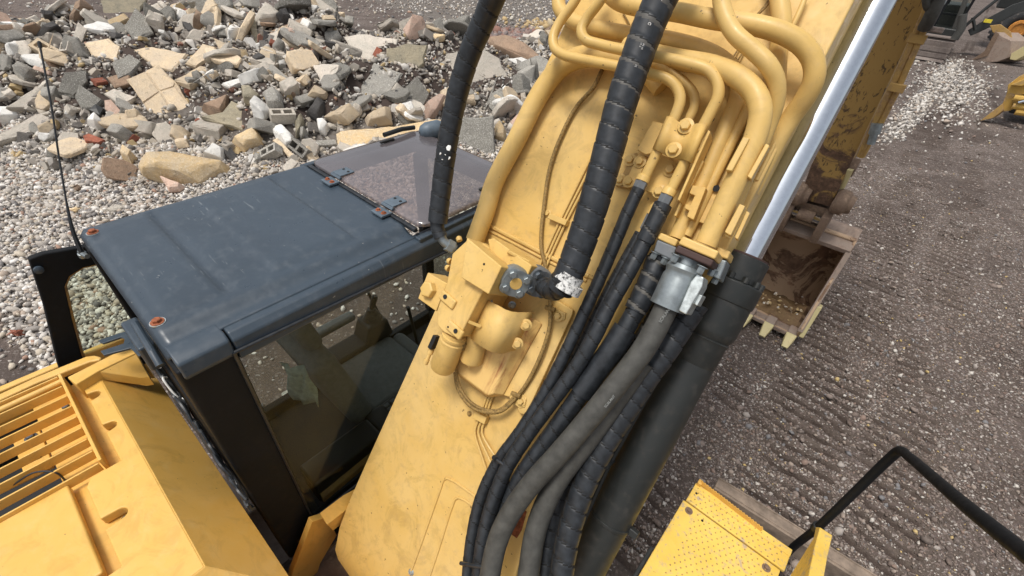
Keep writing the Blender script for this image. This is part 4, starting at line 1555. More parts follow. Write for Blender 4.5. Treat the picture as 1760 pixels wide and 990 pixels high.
# bent guard sheet over the accumulators
lo = [(808, 581, .19), (816, 588, .21), (826, 595, .22), (838, 602, .22), (850, 607, .205), (862, 608, .17), (874, 605, .13), (886, 602, .09)]
up = [(838, 516, .19), (846, 520, .21), (856, 525, .22), (868, 532, .22), (879, 536, .205), (892, 538, .17), (904, 538, .13), (917, 537, .09)]
mb = MB()
a = [bp(*p) for p in lo]
b = [bp(*p) for p in up]
mb.add(a + b, [(i, i + 1, len(a) + i + 1, len(a) + i) for i in range(len(a) - 1)])
GD = obj("guard_sheet", mb, "boom_yellow", VB, solid=0.007, angle=70)
for p_ in ((904, 558, .115), (889, 590, .115)):
    hexbolt("bolt", bp(*p_), BU * 0.5 + BW * 0.8, 0.015, GD)
# accumulator cans
def can(c0, c1, h0, h1, dpx):
    P0, P1 = bp(*c0, h0), bp(*c1, h1)
    ax_ = P1 - P0
    ln = np.linalg.norm(ax_)
    r = dpx * depth(P0) / FOC / 2
    mb = MB()
    mb.lathe(P0, ax_, [(0, r * 0.86), (ln * 0.06, r * 0.86), (ln * 0.07, r * 0.97), (ln * 0.12, r * 0.97), (ln * 0.13, r * 0.9), (ln * 0.17, r * 0.9), (ln * 0.19, r), (ln * 0.9, r), (ln * 0.97, r * 0.9), (ln * 1.0, r * 0.6)], 28)
    o = obj("pilot_filter_can", mb, "boom_yellow", VB, angle=40)
    obj("can_nipple", MB().lathe(P1, ax_, [(0, r * 0.32), (ln * 0.07, r * 0.3), (ln * 0.08, r * 0.16), (ln * 0.13, r * 0.14)], 12), "boom_yellow", o)


can((783, 572), (759, 634), 0.20, 0.15, 46)
can((826, 560), (808, 624), 0.13, 0.11, 40)
q = bp(746, 588, 0.19)
obj("black_connector", MB().box(q, 0.02, 0.06, 0.03, (BU, BV, BW)), "plastic_dark", VB, 0.003)
mb = MB()
mb.lathe(bp(742, 600, 0.18), -BV, [(0, 0.013), (0.02, 0.013), (0.022, 0.009), (0.05, 0.009), (0.05, 0.012), (0.07, 0.011)], 12)
obj("sensor_plug", mb, "boom_yellow", VB)
mb = MB()
mb.lathe(bp(797, 588, 0.17), -BV, [(0, 0.016), (0.03, 0.016), (0.032, 0.011), (0.05, 0.010)], 12)
obj("sensor_plug", mb, "cable_tan", VB)

# ------------------------------------------------------------------ steel pipes on the boom
pipe("steel_pipe", [(816, 414, .05), (835, 362, .05), (848, 318, .05), (862, 288, .05), (888, 240, .05), (920, 175, .05), (942, 140, .05), (965, 114, .06), (1000, 98, .07), (1060, 100, .07), (1110, 118, .05), (1140, 150, .03)], 33, VB, dref=3)
pipe("steel_pipe", [(1020, -70, .20), (989, 0, .18), (961, 40, .17), (951, 63, .17), (953, 82, .17), (968, 94, .17), (1001, 102, .17), (1066, 115, .17), (1121, 128, .16), (1148, 136, .15), (1163, 150, .14), (1169, 170, .13), (1161, 198, .12), (1128, 265, .10), (1107, 308, .09)], 18, VB, dref=7)
pipe("steel_pipe", [(1125, 108, .10), (1150, 122, .10), (1172, 138, .09), (1192, 162, .08), (1193, 184, .07), (1178, 216, .06)], 16, VB)
pipe("steel_pipe", [(1060, -60, .24), (1032, 0, .22), (1007, 34, .20), (999, 52, .20), (1006, 68, .20), (1032, 77, .19), (1072, 86, .19), (1127, 97, .18), (1188, 110, .18), (1218, 121, .17), (1233, 141, .16), (1234, 166, .15), (1224, 188, .14), (1195, 243, .12), (1172, 290, .11), (1151, 330, .10)], 19, VB, dref=7)
pipe("steel_pipe", [(1030, -60, .14), (1045, -15, .14), (1065, 3, .14), (1102, 13, .14), (1164, 21, .14), (1225, 33, .14), (1296, 43, .14), (1345, 57, .13), (1380, 78, .11), (1398, 105, .09), (1399, 135, .07), (1386, 165, .04), (1360, 202, .0), (1325, 262, -.03), (1290, 330, -.06)], 31, VB, dref=4)
pipe("steel_pipe", [(1232, -60, .20), (1238, -12, .20), (1244, 22, .20), (1262, 57, .20), (1297, 88, .19), (1322, 114, .18), (1334, 142, .15), (1333, 175, .12), (1320, 215, .09), (1290, 285, .07), (1262, 350, .06), (1240, 405, .05)], 29, VB, dref=3)
P4 = pipe("steel_pipe", [(1075, 80, .08), (1120, 92, .09), (1165, 102, .11), (1225, 114, .14), (1268, 132, .16), (1296, 158, .16), (1307, 190, .16), (1300, 230, .15), (1275, 290, .14), (1245, 352, .13), (1213, 420, .12)], 38, VB, dref=5)
pipe("steel_pipe", [(960, -20, .05), (962, 15, .05), (985, 36, .05), (1025, 48, .05), (1080, 58, .05), (1139, 66, .05), (1200, 82, .05), (1240, 102, .05), (1266, 130, .04), (1270, 160, .03), (1256, 200, .03), (1230, 260, .03), (1205, 320, .03), (1183, 365, .03), (1163, 410, .03)], 27, VB, dref=5)
pipe("steel_pipe", [(1333, -60, .06), (1340, 0, .06), (1344, 45, .05), (1337, 95, .04), (1332, 150, .03), (1310, 205, .02), (1285, 260, .02), (1240, 350, .02)], 30, VB, dref=3)
pipe("steel_pipe", [(1290, 175, .03), (1262, 235, .03), (1235, 290, .03), (1200, 365, .03), (1180, 405, .03)], 18, VB)
pipe("steel_pipe", [(1390, -20, .04), (1372, 25, .04), (1350, 70, .03), (1340, 110, .02)], 9, VB)
pipe("steel_pipe", [(1360, 190, .0), (1330, 250, .0), (1300, 310, .0)], 7, VB)
# loose wire ties seen between the pipes
mb = MB()
for off in (0, 4, 9):
    Q = crom([bp(1325 + off, -20, 0.02), bp(1318 + off * .4, 5, 0.03), bp(1300, 26, 0.03), bp(1290 - off, 30, 0.02)], 5)
    mb.tube(Q, 0.004, 6)
obj("cable_bundle", mb, "cable_tan", VB)
mb = MB()
Q = crom([bp(1275, 75, 0.01), bp(1262, 95, 0.02), bp(1255, 106, 0.03)], 5)
mb.tube(Q, 0.003, 6)
mb.tube([p + BU * 0.02 for p in Q], 0.003, 6)
mb.box(bp(1258, 103, 0.02), 0.03, 0.012, 0.02, (BU, BV, BW))
mb.tube([bp(1070, 20, 0.01), bp(1082, 42, 0.01)], 0.003, 6)
mb.tube([bp(1098, 25, 0.03), bp(1085, 46, 0.03)], 0.006, 6)
obj("cable_bundle", mb, "cable_tan", VB)
# capped rubbing strips welded on the big pipe
for q_, h_ in (([(1277, 235), (1289, 237), (1258, 294), (1247, 292)], .185), ([(1316, 246), (1323, 250), (1291, 308), (1284, 303)], .165),
               ([(1271, 350), (1281, 354), (1256, 405), (1245, 399)], .15), ([(1283, 362), (1289, 366), (1268, 412), (1262, 408)], .12)):
    bprism("rub_strip", q_, h_, h_ - 0.035, "pipe_yellow", VB, 0.003)
# double pipe clamp plate with two bolts
tpu = [(1146, 199, .125), (1152, 200, .14), (1159, 204, .135), (1168, 210, .12), (1190, 215, .125), (1197, 212, .15), (1206, 212, .165), (1213, 215, .16), (1217, 217, .14)]
tpl = [(1121, 256, .115), (1127, 257, .13), (1135, 261, .125), (1145, 267, .11), (1163, 274, .115), (1171, 273, .135), (1180, 276, .15), (1187, 279, .148), (1191, 281, .13)]
mb = MB()
a = [bp(*p) for p in tpu]
b = [bp(*p) for p in tpl]
mb.add(a + b, [(i, i + 1, len(a) + i + 1, len(a) + i) for i in range(len(a) - 1)])
CP = obj("clamp_plate", mb, "boom_yellow", VB, solid=0.006, angle=70)
hexbolt("bolt", bp(1179, 217, .122), BW, 0.017, CP)
hexbolt("bolt", bp(1158, 258, .118), BW, 0.017, CP)
CQ = bprism("clamp_plate", [(1122, 207), (1140, 212), (1125, 262), (1110, 266), (1094, 257)], 0.06, 0.05, "boom_yellow", VB, 0.004)
CR = bprism("clamp_plate", [(1132, 262), (1172, 285), (1145, 340), (1108, 328)], 0.045, 0.035, "boom_yellow", VB, 0.004)
hexbolt("bolt", bp(1152, 292, .046), BW, 0.016, CR)
hexbolt("bolt", bp(1133, 329, .046), BW, 0.016, CR)
CS = bprism("clamp_foot", [(1090, 262), (1116, 270), (1086, 325), (1058, 320)], 0.02, 0.004, "dirty_yellow", VB, 0.003)
mb = MB()
cs = bprism("clamp_strap", [(1098, 262), (1114, 272), (1088, 324), (1072, 318)], 0.035, 0.021, "boom_yellow", VB, 0.003)
for p_, hh, r_ in (((1083, 275), .021, .015), ((1100, 278), .036, .015), ((1066, 309), .021, .015), ((1081, 312), .036, .015)):
    hexbolt("bolt", bp(*p_, hh), BW, r_, cs)
bprism("edge_fin", [(1217, 223), (1221, 226), (1168, 345), (1164, 343)], 0.13, 0.06, "boom_yellow", VB, 0.002)
bprism("edge_fin", [(1205, 275), (1210, 277), (1162, 372), (1158, 370)], 0.08, 0.03, "boom_yellow", VB, 0.002)
bprism("hinge_bracket", [(1190, 318), (1214, 322), (1192, 378), (1180, 372), (1184, 362), (1176, 358), (1178, 350), (1186, 352), (1194, 336), (1184, 332)], 0.085, 0.03, "boom_yellow", VB, 0.003)
bprism("hinge_bracket", [(1214, 322), (1236, 330), (1212, 385), (1190, 378)], 0.03, 0.0, "boom_yellow", VB, 0.003)
for p_ in ((1233, 270), (1205, 262), (1231, 324), (1222, 205)):
    obj("deck_hole", MB().lathe(bp(*p_, 0.04), BW, [(0, 0.011), (0.001, 0.011)], 14), "hole_black", VB)
# hose ends: collar, grey hexagon
def hoseend(c0, c1, h, dpx, hexmat="grey_metal"):
    P0, P1 = bp(*c0, h), bp(*c1, h)
    d = P1 - P0
    ln = np.linalg.norm(d)
    r = dpx * depth(P0) / FOC / 2
    o = obj("pipe_collar", MB().lathe(P0, d, [(0, r * 0.8), (ln * 0.12, r * 1.08), (ln * 0.42, r * 1.12), (ln * 0.45, r * 0.9)], 20), "pipe_yellow", VB)
    obj("union_nut", MB().lathe(P0 + d * 0.42, d, [(0, r * 1.1), (ln * 0.58, r * 1.08)], 6, 0.5), hexmat, o, 0.002)


hoseend((1109, 300), (1096, 328), .09, 21)
hoseend((1154, 322), (1138, 354), .10, 22)
hoseend((1128, 350), (1106, 395), .04, 14)
# flanges over the three big hoses
def flangeblock(poly, h0, h1, mat, name="flange_block", bolts=(), bm_="galvanised"):
    o = bprism(name, poly, h0, h1, mat, VB, 0.006, seg=3)
    for b_ in bolts:
        hexbolt("bolt", bp(*b_[:3]), -BV, 0.011, o, bm_, h=0.022)
    return o


flangeblock([(1135, 399), (1166, 412), (1160, 424), (1129, 410)], .10, -.0, "pipe_yellow")
flangeblock([(1129, 411), (1163, 425), (1154, 447), (1123, 432)], .10, -.0, "grey_metal", bolts=[(1127, 434, .10), (1145, 443, .10)])
flangeblock([(1173, 405), (1236, 432), (1228, 446), (1165, 419)], .19, .03, "pipe_yellow")
flangeblock([(1165, 420), (1228, 447), (1221, 459), (1158, 432)], .185, .035, "primer_brown", bolts=[(1163, 438, .18), (1208, 458, .18)])
flangeblock([(1232, 423), (1256, 432), (1250, 446), (1226, 437)], .08, -.04, "pipe_yellow")
flangeblock([(1229, 443), (1250, 447), (1236, 482), (1222, 474)], .07, -.04, "galvanised", bolts=[(1226, 462, .08), (1233, 476, .05)])
# galvanised hose ferrule with split clamp
P0, P1 = bp(1187, 440, .13), bp(1146, 528, .13)
d = P1 - P0
ln = np.linalg.norm(d)
r = 0.060
FE = obj("hose_ferrule", MB().lathe(P0, d, [(0, r * .62), (ln * .18, r * .62), (ln * .2, r * .86), (ln * .28, r * .97), (ln * .34, r * .9), (ln * .38, r * .86), (ln * .45, r * .92), (ln, r * .92)], 26), "galvanised", VB)
bprism("split_clamp", [(1199, 470), (1210, 477), (1207, 492), (1179, 541), (1166, 534), (1187, 484)], .175, .08, "zinc_pale", VB, 0.004)
bprism("split_clamp", [(1200, 505), (1208, 508), (1198, 526), (1192, 522)], .15, .08, "zinc_pale", VB, 0.003)

# ------------------------------------------------------------------ hoses
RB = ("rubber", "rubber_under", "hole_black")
HZ = [(1185, -90, .30), (1150, -30, .30), (1122, 28, .29), (1096, 95, .28), (1070, 170, .27), (1052, 235, .26), (1032, 310, .25), (1011, 380, .24), (990, 440, .23), (976, 475, .23), (962, 496, .22), (948, 500, .19), (934, 492, .16)]
HA_ = hoseobj("hydraulic_hose", HZ[:11], 54, EX, RB, 0.066, 0.06, (0.36, 0.0), 36, dref=6, label="thick black spiral-wrapped hose rising from the valve group")
hoseobj("hose_elbow", HZ[9:], 36, HA_, RB, 0.05, 0.10, 0, 18)
mb = MB()
for k in range(2):
    P = [bp(*p) for p in ((981, 478 - 16 * k + 8, .232), (973, 492 - 16 * k + 8, .232))]
    mb.tube(P, 0.0495 if k else 0.047, 26)
obj("white_tape", mb, "tape_white", HA_)
HBp = [(885, -100, .60), (858, -30, .55), (834, 30, .50), (808, 90, .46), (788, 155, .42), (773, 225, .38), (763, 290, .34), (757, 340, .31), (752, 382, .29)]
HB = hoseobj("hydraulic_hose", HBp, 36, EX, RB, 0.060, 0.06, 0, 22, dref=5, label="slimmer black wrapped hose arching over the cab roof hatch")
hoseobj("hose_tail", [(752, 362, .30), (751, 378, .29), (753, 396, .28), (758, 408, .27)], 24, HB, RB, 0.04, 0.05, 0, 16)
mb = MB()
Q = crom([bp(757, 402, .27), bp(762, 414, .26), bp(772, 422, .24), bp(782, 428, .22)], 6)
mb.tube(Q, 0.0185, 14)
el = obj("steel_elbow", mb, "galvanised", HB)
mb = MB()
mb.lathe(bp(768, 420, .25), bp(782, 428, .22) - bp(768, 420, .25), [(0, 0.027), (0.03, 0.027)], 6, 0.3)
obj("union_nut", mb, "galvanised", el, 0.002)
mb = MB()
rr = random.Random(5)
q0 = bp(765, 262, .385)
for dx, dy, s in ((6, -8, 9), (-8, 2, 4), (0, 4, 3), (7, 10, 5), (-5, 12, 3)):
    c = bp(765 + dx, 262 + dy, .405)
    a_ = [c + (BU * math.cos(t) + BV * math.sin(t)) * s * 0.0011 * rr.uniform(0.35, 1.3) for t in (0.3, 1.2, 2.3, 3.3, 4.4, 5.5)]
    mb.prism(a_, [p - BW * 0.003 for p in a_])
obj("tape_flecks", mb, "white_plain", HB)

hoseobj("hydraulic_hose", [(1100, 400, .03), (1075, 445, .03), (1045, 500, .03), (1010, 570, .04), (975, 640, .06), (935, 710, .08)], 18, EX, RB, 0.05, 0.05, 0, 16)
hoseobj("hydraulic_hose", [(1098, 324, .09), (1080, 362, .09), (1060, 410, .09), (1038, 462, .09), (1010, 525, .10), (975, 600, .11), (938, 672, .12), (895, 740, .13), (855, 795, .14), (825, 860, .15), (810, 930, .16), (802, 1010, .17)], 23, EX, RB, 0.075, 0.05, 0, 20, dref=1)
hoseobj("hydraulic_hose", [(1140, 350, .10), (1124, 384, .10), (1103, 425, .10), (1080, 468, .11), (1048, 525, .12), (1018, 585, .13), (985, 640, .13), (945, 695, .14), (905, 750, .15), (868, 810, .16), (845, 870, .17), (830, 930, .18), (820, 1010, .19)], 28, EX, RB, 0.062, 0.06, 0, 20, dref=1)
hoseobj("wrapped_hose_end", [(1140, 351, .10), (1124, 384, .10), (1108, 415, .10)], 31.5, EX, RB, 0.075, 0.05, 0.13, 30)
HE = hoseobj("hydraulic_hose", [(1133, 440, .05), (1122, 470, .06), (1105, 510, .07), (1080, 556, .08), (1050, 605, .09), (1020, 645, .09), (985, 695, .10), (945, 750, .11), (905, 805, .12), (872, 860, .12), (850, 920, .13), (838, 1010, .14)], 33, EX, RB, 0.07, 0.05, 0, 22, dref=2)
hoseobj("hose_sleeve", [(1075, 565, .082), (1050, 604, .09), (1022, 642, .09), (998, 676, .095)], 42, HE, ("rubber",), amp=0)
hoseobj("wrapped_hose_end", [(1131, 444, .05), (1120, 474, .06), (1103, 512, .07), (1092, 534, .075)], 40, HE, RB, 0.055, 0.10, 0.22, 22)
HF = hoseobj("hydraulic_hose", [(1149, 520, .13), (1131, 557, .14), (1105, 602, .15), (1070, 648, .16), (1035, 692, .17), (995, 740, .18), (955, 786, .19), (915, 830, .20), (880, 878, .21), (855, 930, .22), (838, 1010, .23)], 39, EX, ("rubber_grey",), 0.15, 0.012, 0, 26, dref=3, label="thick grey hose crossing in front of the black ones")
hoseobj("hydraulic_hose", [(1105, 620, .08), (1070, 670, .09), (1035, 720, .10), (1000, 768, .11), (965, 815, .12), (940, 860, .13), (920, 915, .14), (905, 1010, .15)], 38, EX, ("rubber_grey",), 0.12, 0.02, 0, 24, dref=3, label="grey hose partly hidden below the thick grey hose")
hoseobj("hydraulic_hose", [(1197, 520, .02), (1170, 562, .02), (1142, 606, .03), (1107, 655, .04), (1073, 708, .05), (1045, 754, .06), (1020, 800, .07), (998, 850, .08), (981, 905, .09), (970, 955, .10), (962, 1020, .11)], 42, EX, RB, 0.062, 0.09, 0, 26, dref=4, label="stout black ribbed hose next to the boom cylinder")
hoseobj("hydraulic_hose", [(1060, 700, -.02), (1010, 765, 0), (975, 820, .02), (952, 880, .03), (940, 940, .04), (932, 1010, .05)], 42, EX, RB, 0.062, 0.08, 0, 22, dref=2)
hoseobj("hydraulic_hose", [(1176, 440, -.02), (1160, 480, -.02), (1135, 530, .0), (1105, 580, .02), (1075, 630, .03)], 30, EX, RB, 0.055, 0.12, 0.2, 20)
mb = MB()
mb.tube([bp(853, 790, .19), bp(872, 803, .17)], 0.007, 8)
mb.tube([bp(853, 790, .19), bp(849, 786, .18)], 0.010, 8)
obj("cable_tie", mb, "rubber", EX)
mb = MB()
mb.tube([bp(792, 968, .2), bp(812, 972, .24), bp(836, 975, .24)], 0.007, 8)
obj("cable_tie", mb, "rubber", EX)
def print_on(body, hp, px, py, h, dirp, size, mat="white_print", name="printed_mark"):
    c = bp(px, py, h)
    tc = _n(CAMP - c)
    up_ = bp(px + dirp[0], py + dirp[1], h) - c
    xax = _n(up_ - tc * (up_ @ tc))
    yax = np.cross(tc, xax)
    cu = bpy.data.curves.new(name, 'FONT')
    cu.body = body
    cu.size = size
    cu.extrude = 0.0004
    cu.align_x = 'CENTER'
    cu.align_y = 'CENTER'
    tmp = bpy.data.objects.new(name, cu)
    COL.objects.link(tmp)
    dg = bpy.context.evaluated_depsgraph_get()
    me = bpy.data.meshes.new_from_object(tmp.evaluated_get(dg))
    bpy.data.objects.remove(tmp)
    M = Matrix(((xax[0], yax[0], tc[0], c[0]), (xax[1], yax[1], tc[1], c[1]), (xax[2], yax[2], tc[2], c[2]), (0, 0, 0, 1)))
    me.transform(M)
    r_ = root_of(hp).location
    me.transform(Matrix.Translation((-r_[0], -r_[1], -r_[2])))
    me.materials.clear()
    me.materials.append(MT[mat])
    o = bpy.data.objects.new(name, me)
    COL.objects.link(o)
    o.parent = hp
    return o


print_on("LX", HA_, 1131, 7, .333, (6, -16), 0.024)
print_on("8", HA_, 1115, 44, .330, (16, 6), 0.024)
print_on("20 31", HA_, 1101, 78, .328, (6, -16), 0.007)
print_on("07 24", HA_, 1105, 80, .328, (6, -16), 0.007)
print_on("31", HA_, 1093, 113, .322, (6, -16), 0.008)
print_on("SCALANT", HF, 1143, 541, .178, (15, -22), 0.013, "rubber_print")
print_on("SCALANT", HF, 1048, 690, .212, (15, -18), 0.011, "rubber_print")
# rusty scrape on deck visible between the hoses
q = [(893, 870), (905, 880), (896, 912), (888, 925), (878, 918), (884, 895)]
bprism("rust_scale", q, 0.0035, 0.001, "rust", BM, 0.0)

# ------------------------------------------------------------------ boom cylinder
hC = -0.20
def cyl_at(px, py):
    return bp(px, py, hC)
Pb, Pt, Pr = cyl_at(1048, 891), cyl_at(1242, 515), cyl_at(1502, 0)
ax_ = _n(Pt - Pb)
L1 = np.linalg.norm(Pt - Pb)
def rp(px_w, at):
    return px_w * depth(at) / FOC / 2
rb, rh = rp(76, cyl_at(1130, 735)), rp(94, cyl_at(1225, 545))
mb = MB()
prof = [(-1.1, rb * .97), (L1 * 0.0, rb * .97), (L1 * 0.004, rb), (L1 * 0.74, rb), (L1 * 0.743, rb * 1.02), (L1 * 0.83, rb * 1.03), (L1 * 0.845, rb * 1.10), (L1 * 0.85, rb * 1.04), (L1 * 0.87, rh * 0.97), (L1 * 0.885, rh), (L1 * 1.0, rh)]
mb.lathe(Pb, ax_, prof, 48)
CY_ = obj("cylinder_barrel", mb, "cylinder_black", EX, angle=30)
mb = MB()
mb.lathe(Pt, ax_, [(0.0, rh * 1.03), (0.012, rh * 1.05), (0.075, rh * 1.05), (0.08, rh * 1.0)], 48)
mb.lathe(Pt + ax_ * 0.081, ax_, [(0.0, rh * 0.86), (0.09, rh * 0.86)], 48)
HD = obj("cylinder_head", mb, "cylinder_black", CY_, 0.003, angle=30)
for k in range(12):
    t = 2 * math.pi * k / 12
    s1 = _n(np.cross(ax_, BW))
    s2 = np.cross(ax_, s1)
    pt_ = Pt + ax_ * 0.08 + (s1 * math.cos(t) + s2 * math.sin(t)) * rh * 0.94
    obj("head_bolt", MB().lathe(pt_, ax_, [(0, 0.011), (0.02, 0.011), (0.022, 0.008)], 10), "cylinder_black", HD)
mb = MB()
mb.lathe(Pt + ax_ * 0.172, ax_, [(0.0, rh * 0.80), (0.006, rh * 0.80)], 40)
obj("gland_rim", mb, "primer_brown", CY_)
rr_ = rp(54, cyl_at(1400, 205))
mb = MB()
mb.lathe(Pt + ax_ * 0.15, ax_, [(0, rr_), (2.6, rr_)], 56)
obj("cylinder_rod", mb, "chrome", CY_, angle=30)
for fr_, mat_ in ((0.04, "cylinder_black"), ):
    mb = MB()
    mb.lathe(Pb + ax_ * L1 * 0.0, ax_, [(0, rb * 1.04), (0.014, rb * 1.04)], 40)
    bd = obj("cylinder_strap", mb, mat_, CY_, 0.002)
    for dd in (0, 0.03):
        obj("strap_ear", MB().box(Pb + ax_ * 0.012 + _n(np.cross(ax_, BW)) * (rb * 1.1) * (-1 if dd else 1), 0.05, 0.03, 0.03, (BU, BV, BW)), "cylinder_black", bd, 0.004)
# steel line beside the barrel
mb = MB()
mb.tube([bp(1166, 590, -.05), bp(1100, 700, -.08), bp(1045, 800, -.10), bp(1000, 900, -.12)], 0.012, 10)
mb.tube(crom([bp(1062, 745, -.12), bp(1052, 760, -.06), bp(1035, 775, -.05)], 5), 0.014, 10)
mb.tube(crom([bp(1052, 790, -.12), bp(1040, 800, -.06), bp(1022, 810, -.05)], 5), 0.014, 10)
obj("cylinder_pipe", mb, "cylinder_black", CY_)

# ------------------------------------------------------------------ step platform, right of the boom
ZP = 1.90
A_, B_, C_, D_ = onz(1197, 829, ZP), onz(1357, 945, ZP), onz(1330, 1060, ZP), onz(1060, 1030, ZP)
g1, g2 = onz(1175, 858, ZP), onz(1342, 975, ZP)
g1b, g2b = onz(1172, 862, ZP), onz(1339, 979, ZP)
x0p, x1p = A_[0], B_[0]
yF_ = (A_[1] + B_[1]) / 2
yG = (g1[1] + g2[1]) / 2
PL = wbox("step_plate", x0p - 0.01, x1p - 0.005, 0.70, yG - 0.008, ZP - 0.02, ZP, "step_yellow", EX, 0.004)
PF = wbox("step_plate", x0p, x1p + 0.01, yG, yF_, ZP - 0.018, ZP, "step_yellow", EX, 0.004)
yM = (onz(1196, 842, ZP)[1] + onz(1352, 952, ZP)[1]) / 2
wbox("step_fold", x0p, x1p + 0.01, yM - 0.004, yF_, ZP + 0.001, ZP + 0.004, "step_yellow", PF, 0.002)
wbox("step_frame", x0p + 0.01, x1p, 0.7, yF_ - 0.02, ZP - 0.16, ZP - 0.024, "plastic_dark", EX, 0)
wbox("step_side", x0p - 0.03, x0p - 0.012, 0.4, 1.18, ZP - 0.5, ZP - 0.01, "cylinder_black", EX, 0.004)
for par, y0_, y1_, nm in ((PL, 0.86, yG - 0.03, "tread_studs"), (PF, yG + 0.012, yF_ - 0.006, "tread_studs")):
    mb = MB()
    j = 0
    yy = y0_
    while yy < y1_:
        xx = x0p + (0.075 if par is PL else 0.02) + (0.0125 if j % 2 else 0)
        while xx < x1p - 0.02:
            mb.lathe((xx, yy, ZP - 0.001), (0, 0, 1), [(0, 0.0042), (0.002 + (0.003 if (par is PF and yy > yM) else 0), 0.0036), (0.003 + (0.003 if (par is PF and yy > yM) else 0), 0.0018)], 6)
            xx += 0.029
        yy += 0.0215
        j += 1
    o = obj(nm, mb, "dirty_yellow", par, smooth=False)
    o["kind"] = "stuff"
for p_ in ((1184, 878), (1317, 976)):
    q = onz(*p_, ZP)
    c_ = obj("recessed_cup", MB().lathe((q[0], q[1], ZP - 0.0005), (0, 0, 1), [(0, 0.019), (0.0012, 0.019), (0.0012, 0.0165), (0.0012, 0.0001)], 24), "mud_steel", PL)
    hexbolt("bolt", (q[0], q[1], ZP + 0.001), (0, 0, 1), 0.0095, c_, "mud_steel", washer=False)
for p_, par in (((1197, 848), PF), ((1207, 895), PL)):
    q = onz(*p_, ZP)
    obj("bolt_hole", MB().lathe((q[0], q[1], ZP + (0.0 if par is PL else 0.0)), (0, 0, 1), [(0, 0.006), (0.001, 0.006)], 12), "hole_black", par)
# serrated toe guard
s0, s1 = onz(1205, 826, ZP + 0.03), onz(1312, 908, ZP + 0.03)
nT = 22
mb = MB()
tp, bt = [], []
vs = []
for k in range(nT * 2 + 1):
    t = k / (nT * 2)
    p = s0 + (s1 - s0) * t
    p[2] = ZP + 0.03 + (0.008 if k % 2 else 0)
    vs.append(p)
for k in range(nT * 2 + 1):
    t = k / (nT * 2)
    p = (s0 + (s1 - s0) * t)
    vs.append(np.array([p[0], p[1], ZP - 0.04]))
nn_ = nT * 2 + 1
mb.add(vs, [(k, k + 1, nn_ + k + 1, nn_ + k) for k in range(nn_ - 1)])
obj("toe_guard", mb, "hood_yellow", EX, solid=0.006, smooth=False)
wbox("toe_guard_end", s0[0] - 0.01, s0[0] + 0.012, yF_ - 0.01, s0[1] + 0.008, ZP - 0.03, ZP + 0.028, "hood_yellow", EX, 0.004)
# muddy lower beam seen past the step
b0, b1 = onz(1275, 872, 1.15), onz(1480, 1003, 1.15)
ud = _n(b1 - b0)
sd_ = np.array([-ud[1], ud[0], 0])
mb = MB()
mb.box((b0 + b1) / 2, np.linalg.norm(b1 - b0) + 0.4, 0.10, 0.16, (ud, sd_, np.array([0, 0, 1.])))
mb.box((b0 + b1) / 2 + sd_ * 0.045 + np.array([0, 0, 0.082]), np.linalg.norm(b1 - b0) + 0.4, 0.012, 0.012, (ud, sd_, np.array([0, 0, 1.])))
mb.box((b0 + b1) / 2 - sd_ * 0.03 + np.array([0, 0, 0.082]), np.linalg.norm(b1 - b0) + 0.4, 0.012, 0.012, (ud, sd_, np.array([0, 0, 1.])))
obj("lower_step_beam", mb, "mud_wood", EX, 0.006)
# handrail
xh = 0.52
HP = [onx(1325, 1000, xh - 0.0), onx(1352, 953, xh), onx(1405, 907, xh), onx(1470, 845, xh), onx(1530, 787, xh), onx(1546, 775, xh), onx(1562, 785, xh + 0.003), onx(1650, 861, xh), onx(1760, 950, xh), onx(1850, 1022, xh)]
Q, t_ = resample(crom(HP, 12), 0.012)
RL = obj("handrail", MB().tube(Q, 0.0165, 18), "cab_black", EX, angle=60)
d = _n(HP[3] - HP[2])
obj("rail_collar", MB().lathe(HP[2] - d * 0.014, d, [(0, 0.024), (0.028, 0.024), (0.03, 0.019)], 18), "plastic_dark", RL)
mb = MB()
tp = [onx(a, b, xh - 0.02) for a, b in [(1345, 1010), (1398, 925), (1402, 905), (1409, 906), (1400, 940), (1385, 1010)]]
mb.prism(tp, [p + np.array([0.05, 0, 0]) for p in tp])
RBk = obj("rail_bracket", mb, "step_yellow", EX, 0.004)
mb = MB()
tp = [onx(a, b, xh + 0.04) for a, b in [(1412, 925), (1416, 915), (1410, 960), (1402, 1010), (1385, 1010), (1395, 960)]]
mb.prism(tp, [p + np.array([0.008, 0, 0]) for p in tp])
obj("bracket_gusset", mb, "hood_yellow", RBk, 0.002)
hexbolt("bolt", onx(1404, 948, xh + 0.052), (1, -0.2, 0.2), 0.012, RBk, "zinc_pale")

# ------------------------------------------------------------------ stick, linkage and bucket
S0, S1, S2, S3 = ony(1524, -90, 5.75), ony(1637, -90, 5.75), ony(1427, 356, 6.1), ony(1374, 341, 6.1)
dz = np.array([0, 0.55, -0.1])
mb = MB()
mb.prism([S0, S1, S2, S3], [S0 + dz * 1.4, S1 + dz * 1.4, S2 + dz * 0.7, S3 + dz * 0.7])
ST = obj("stick", mb, "stick_paint", EX, 0.012, 3)
mb = MB()
e0, e1 = ony(1480, 30, 5.73), ony(1330, 345, 6.03)
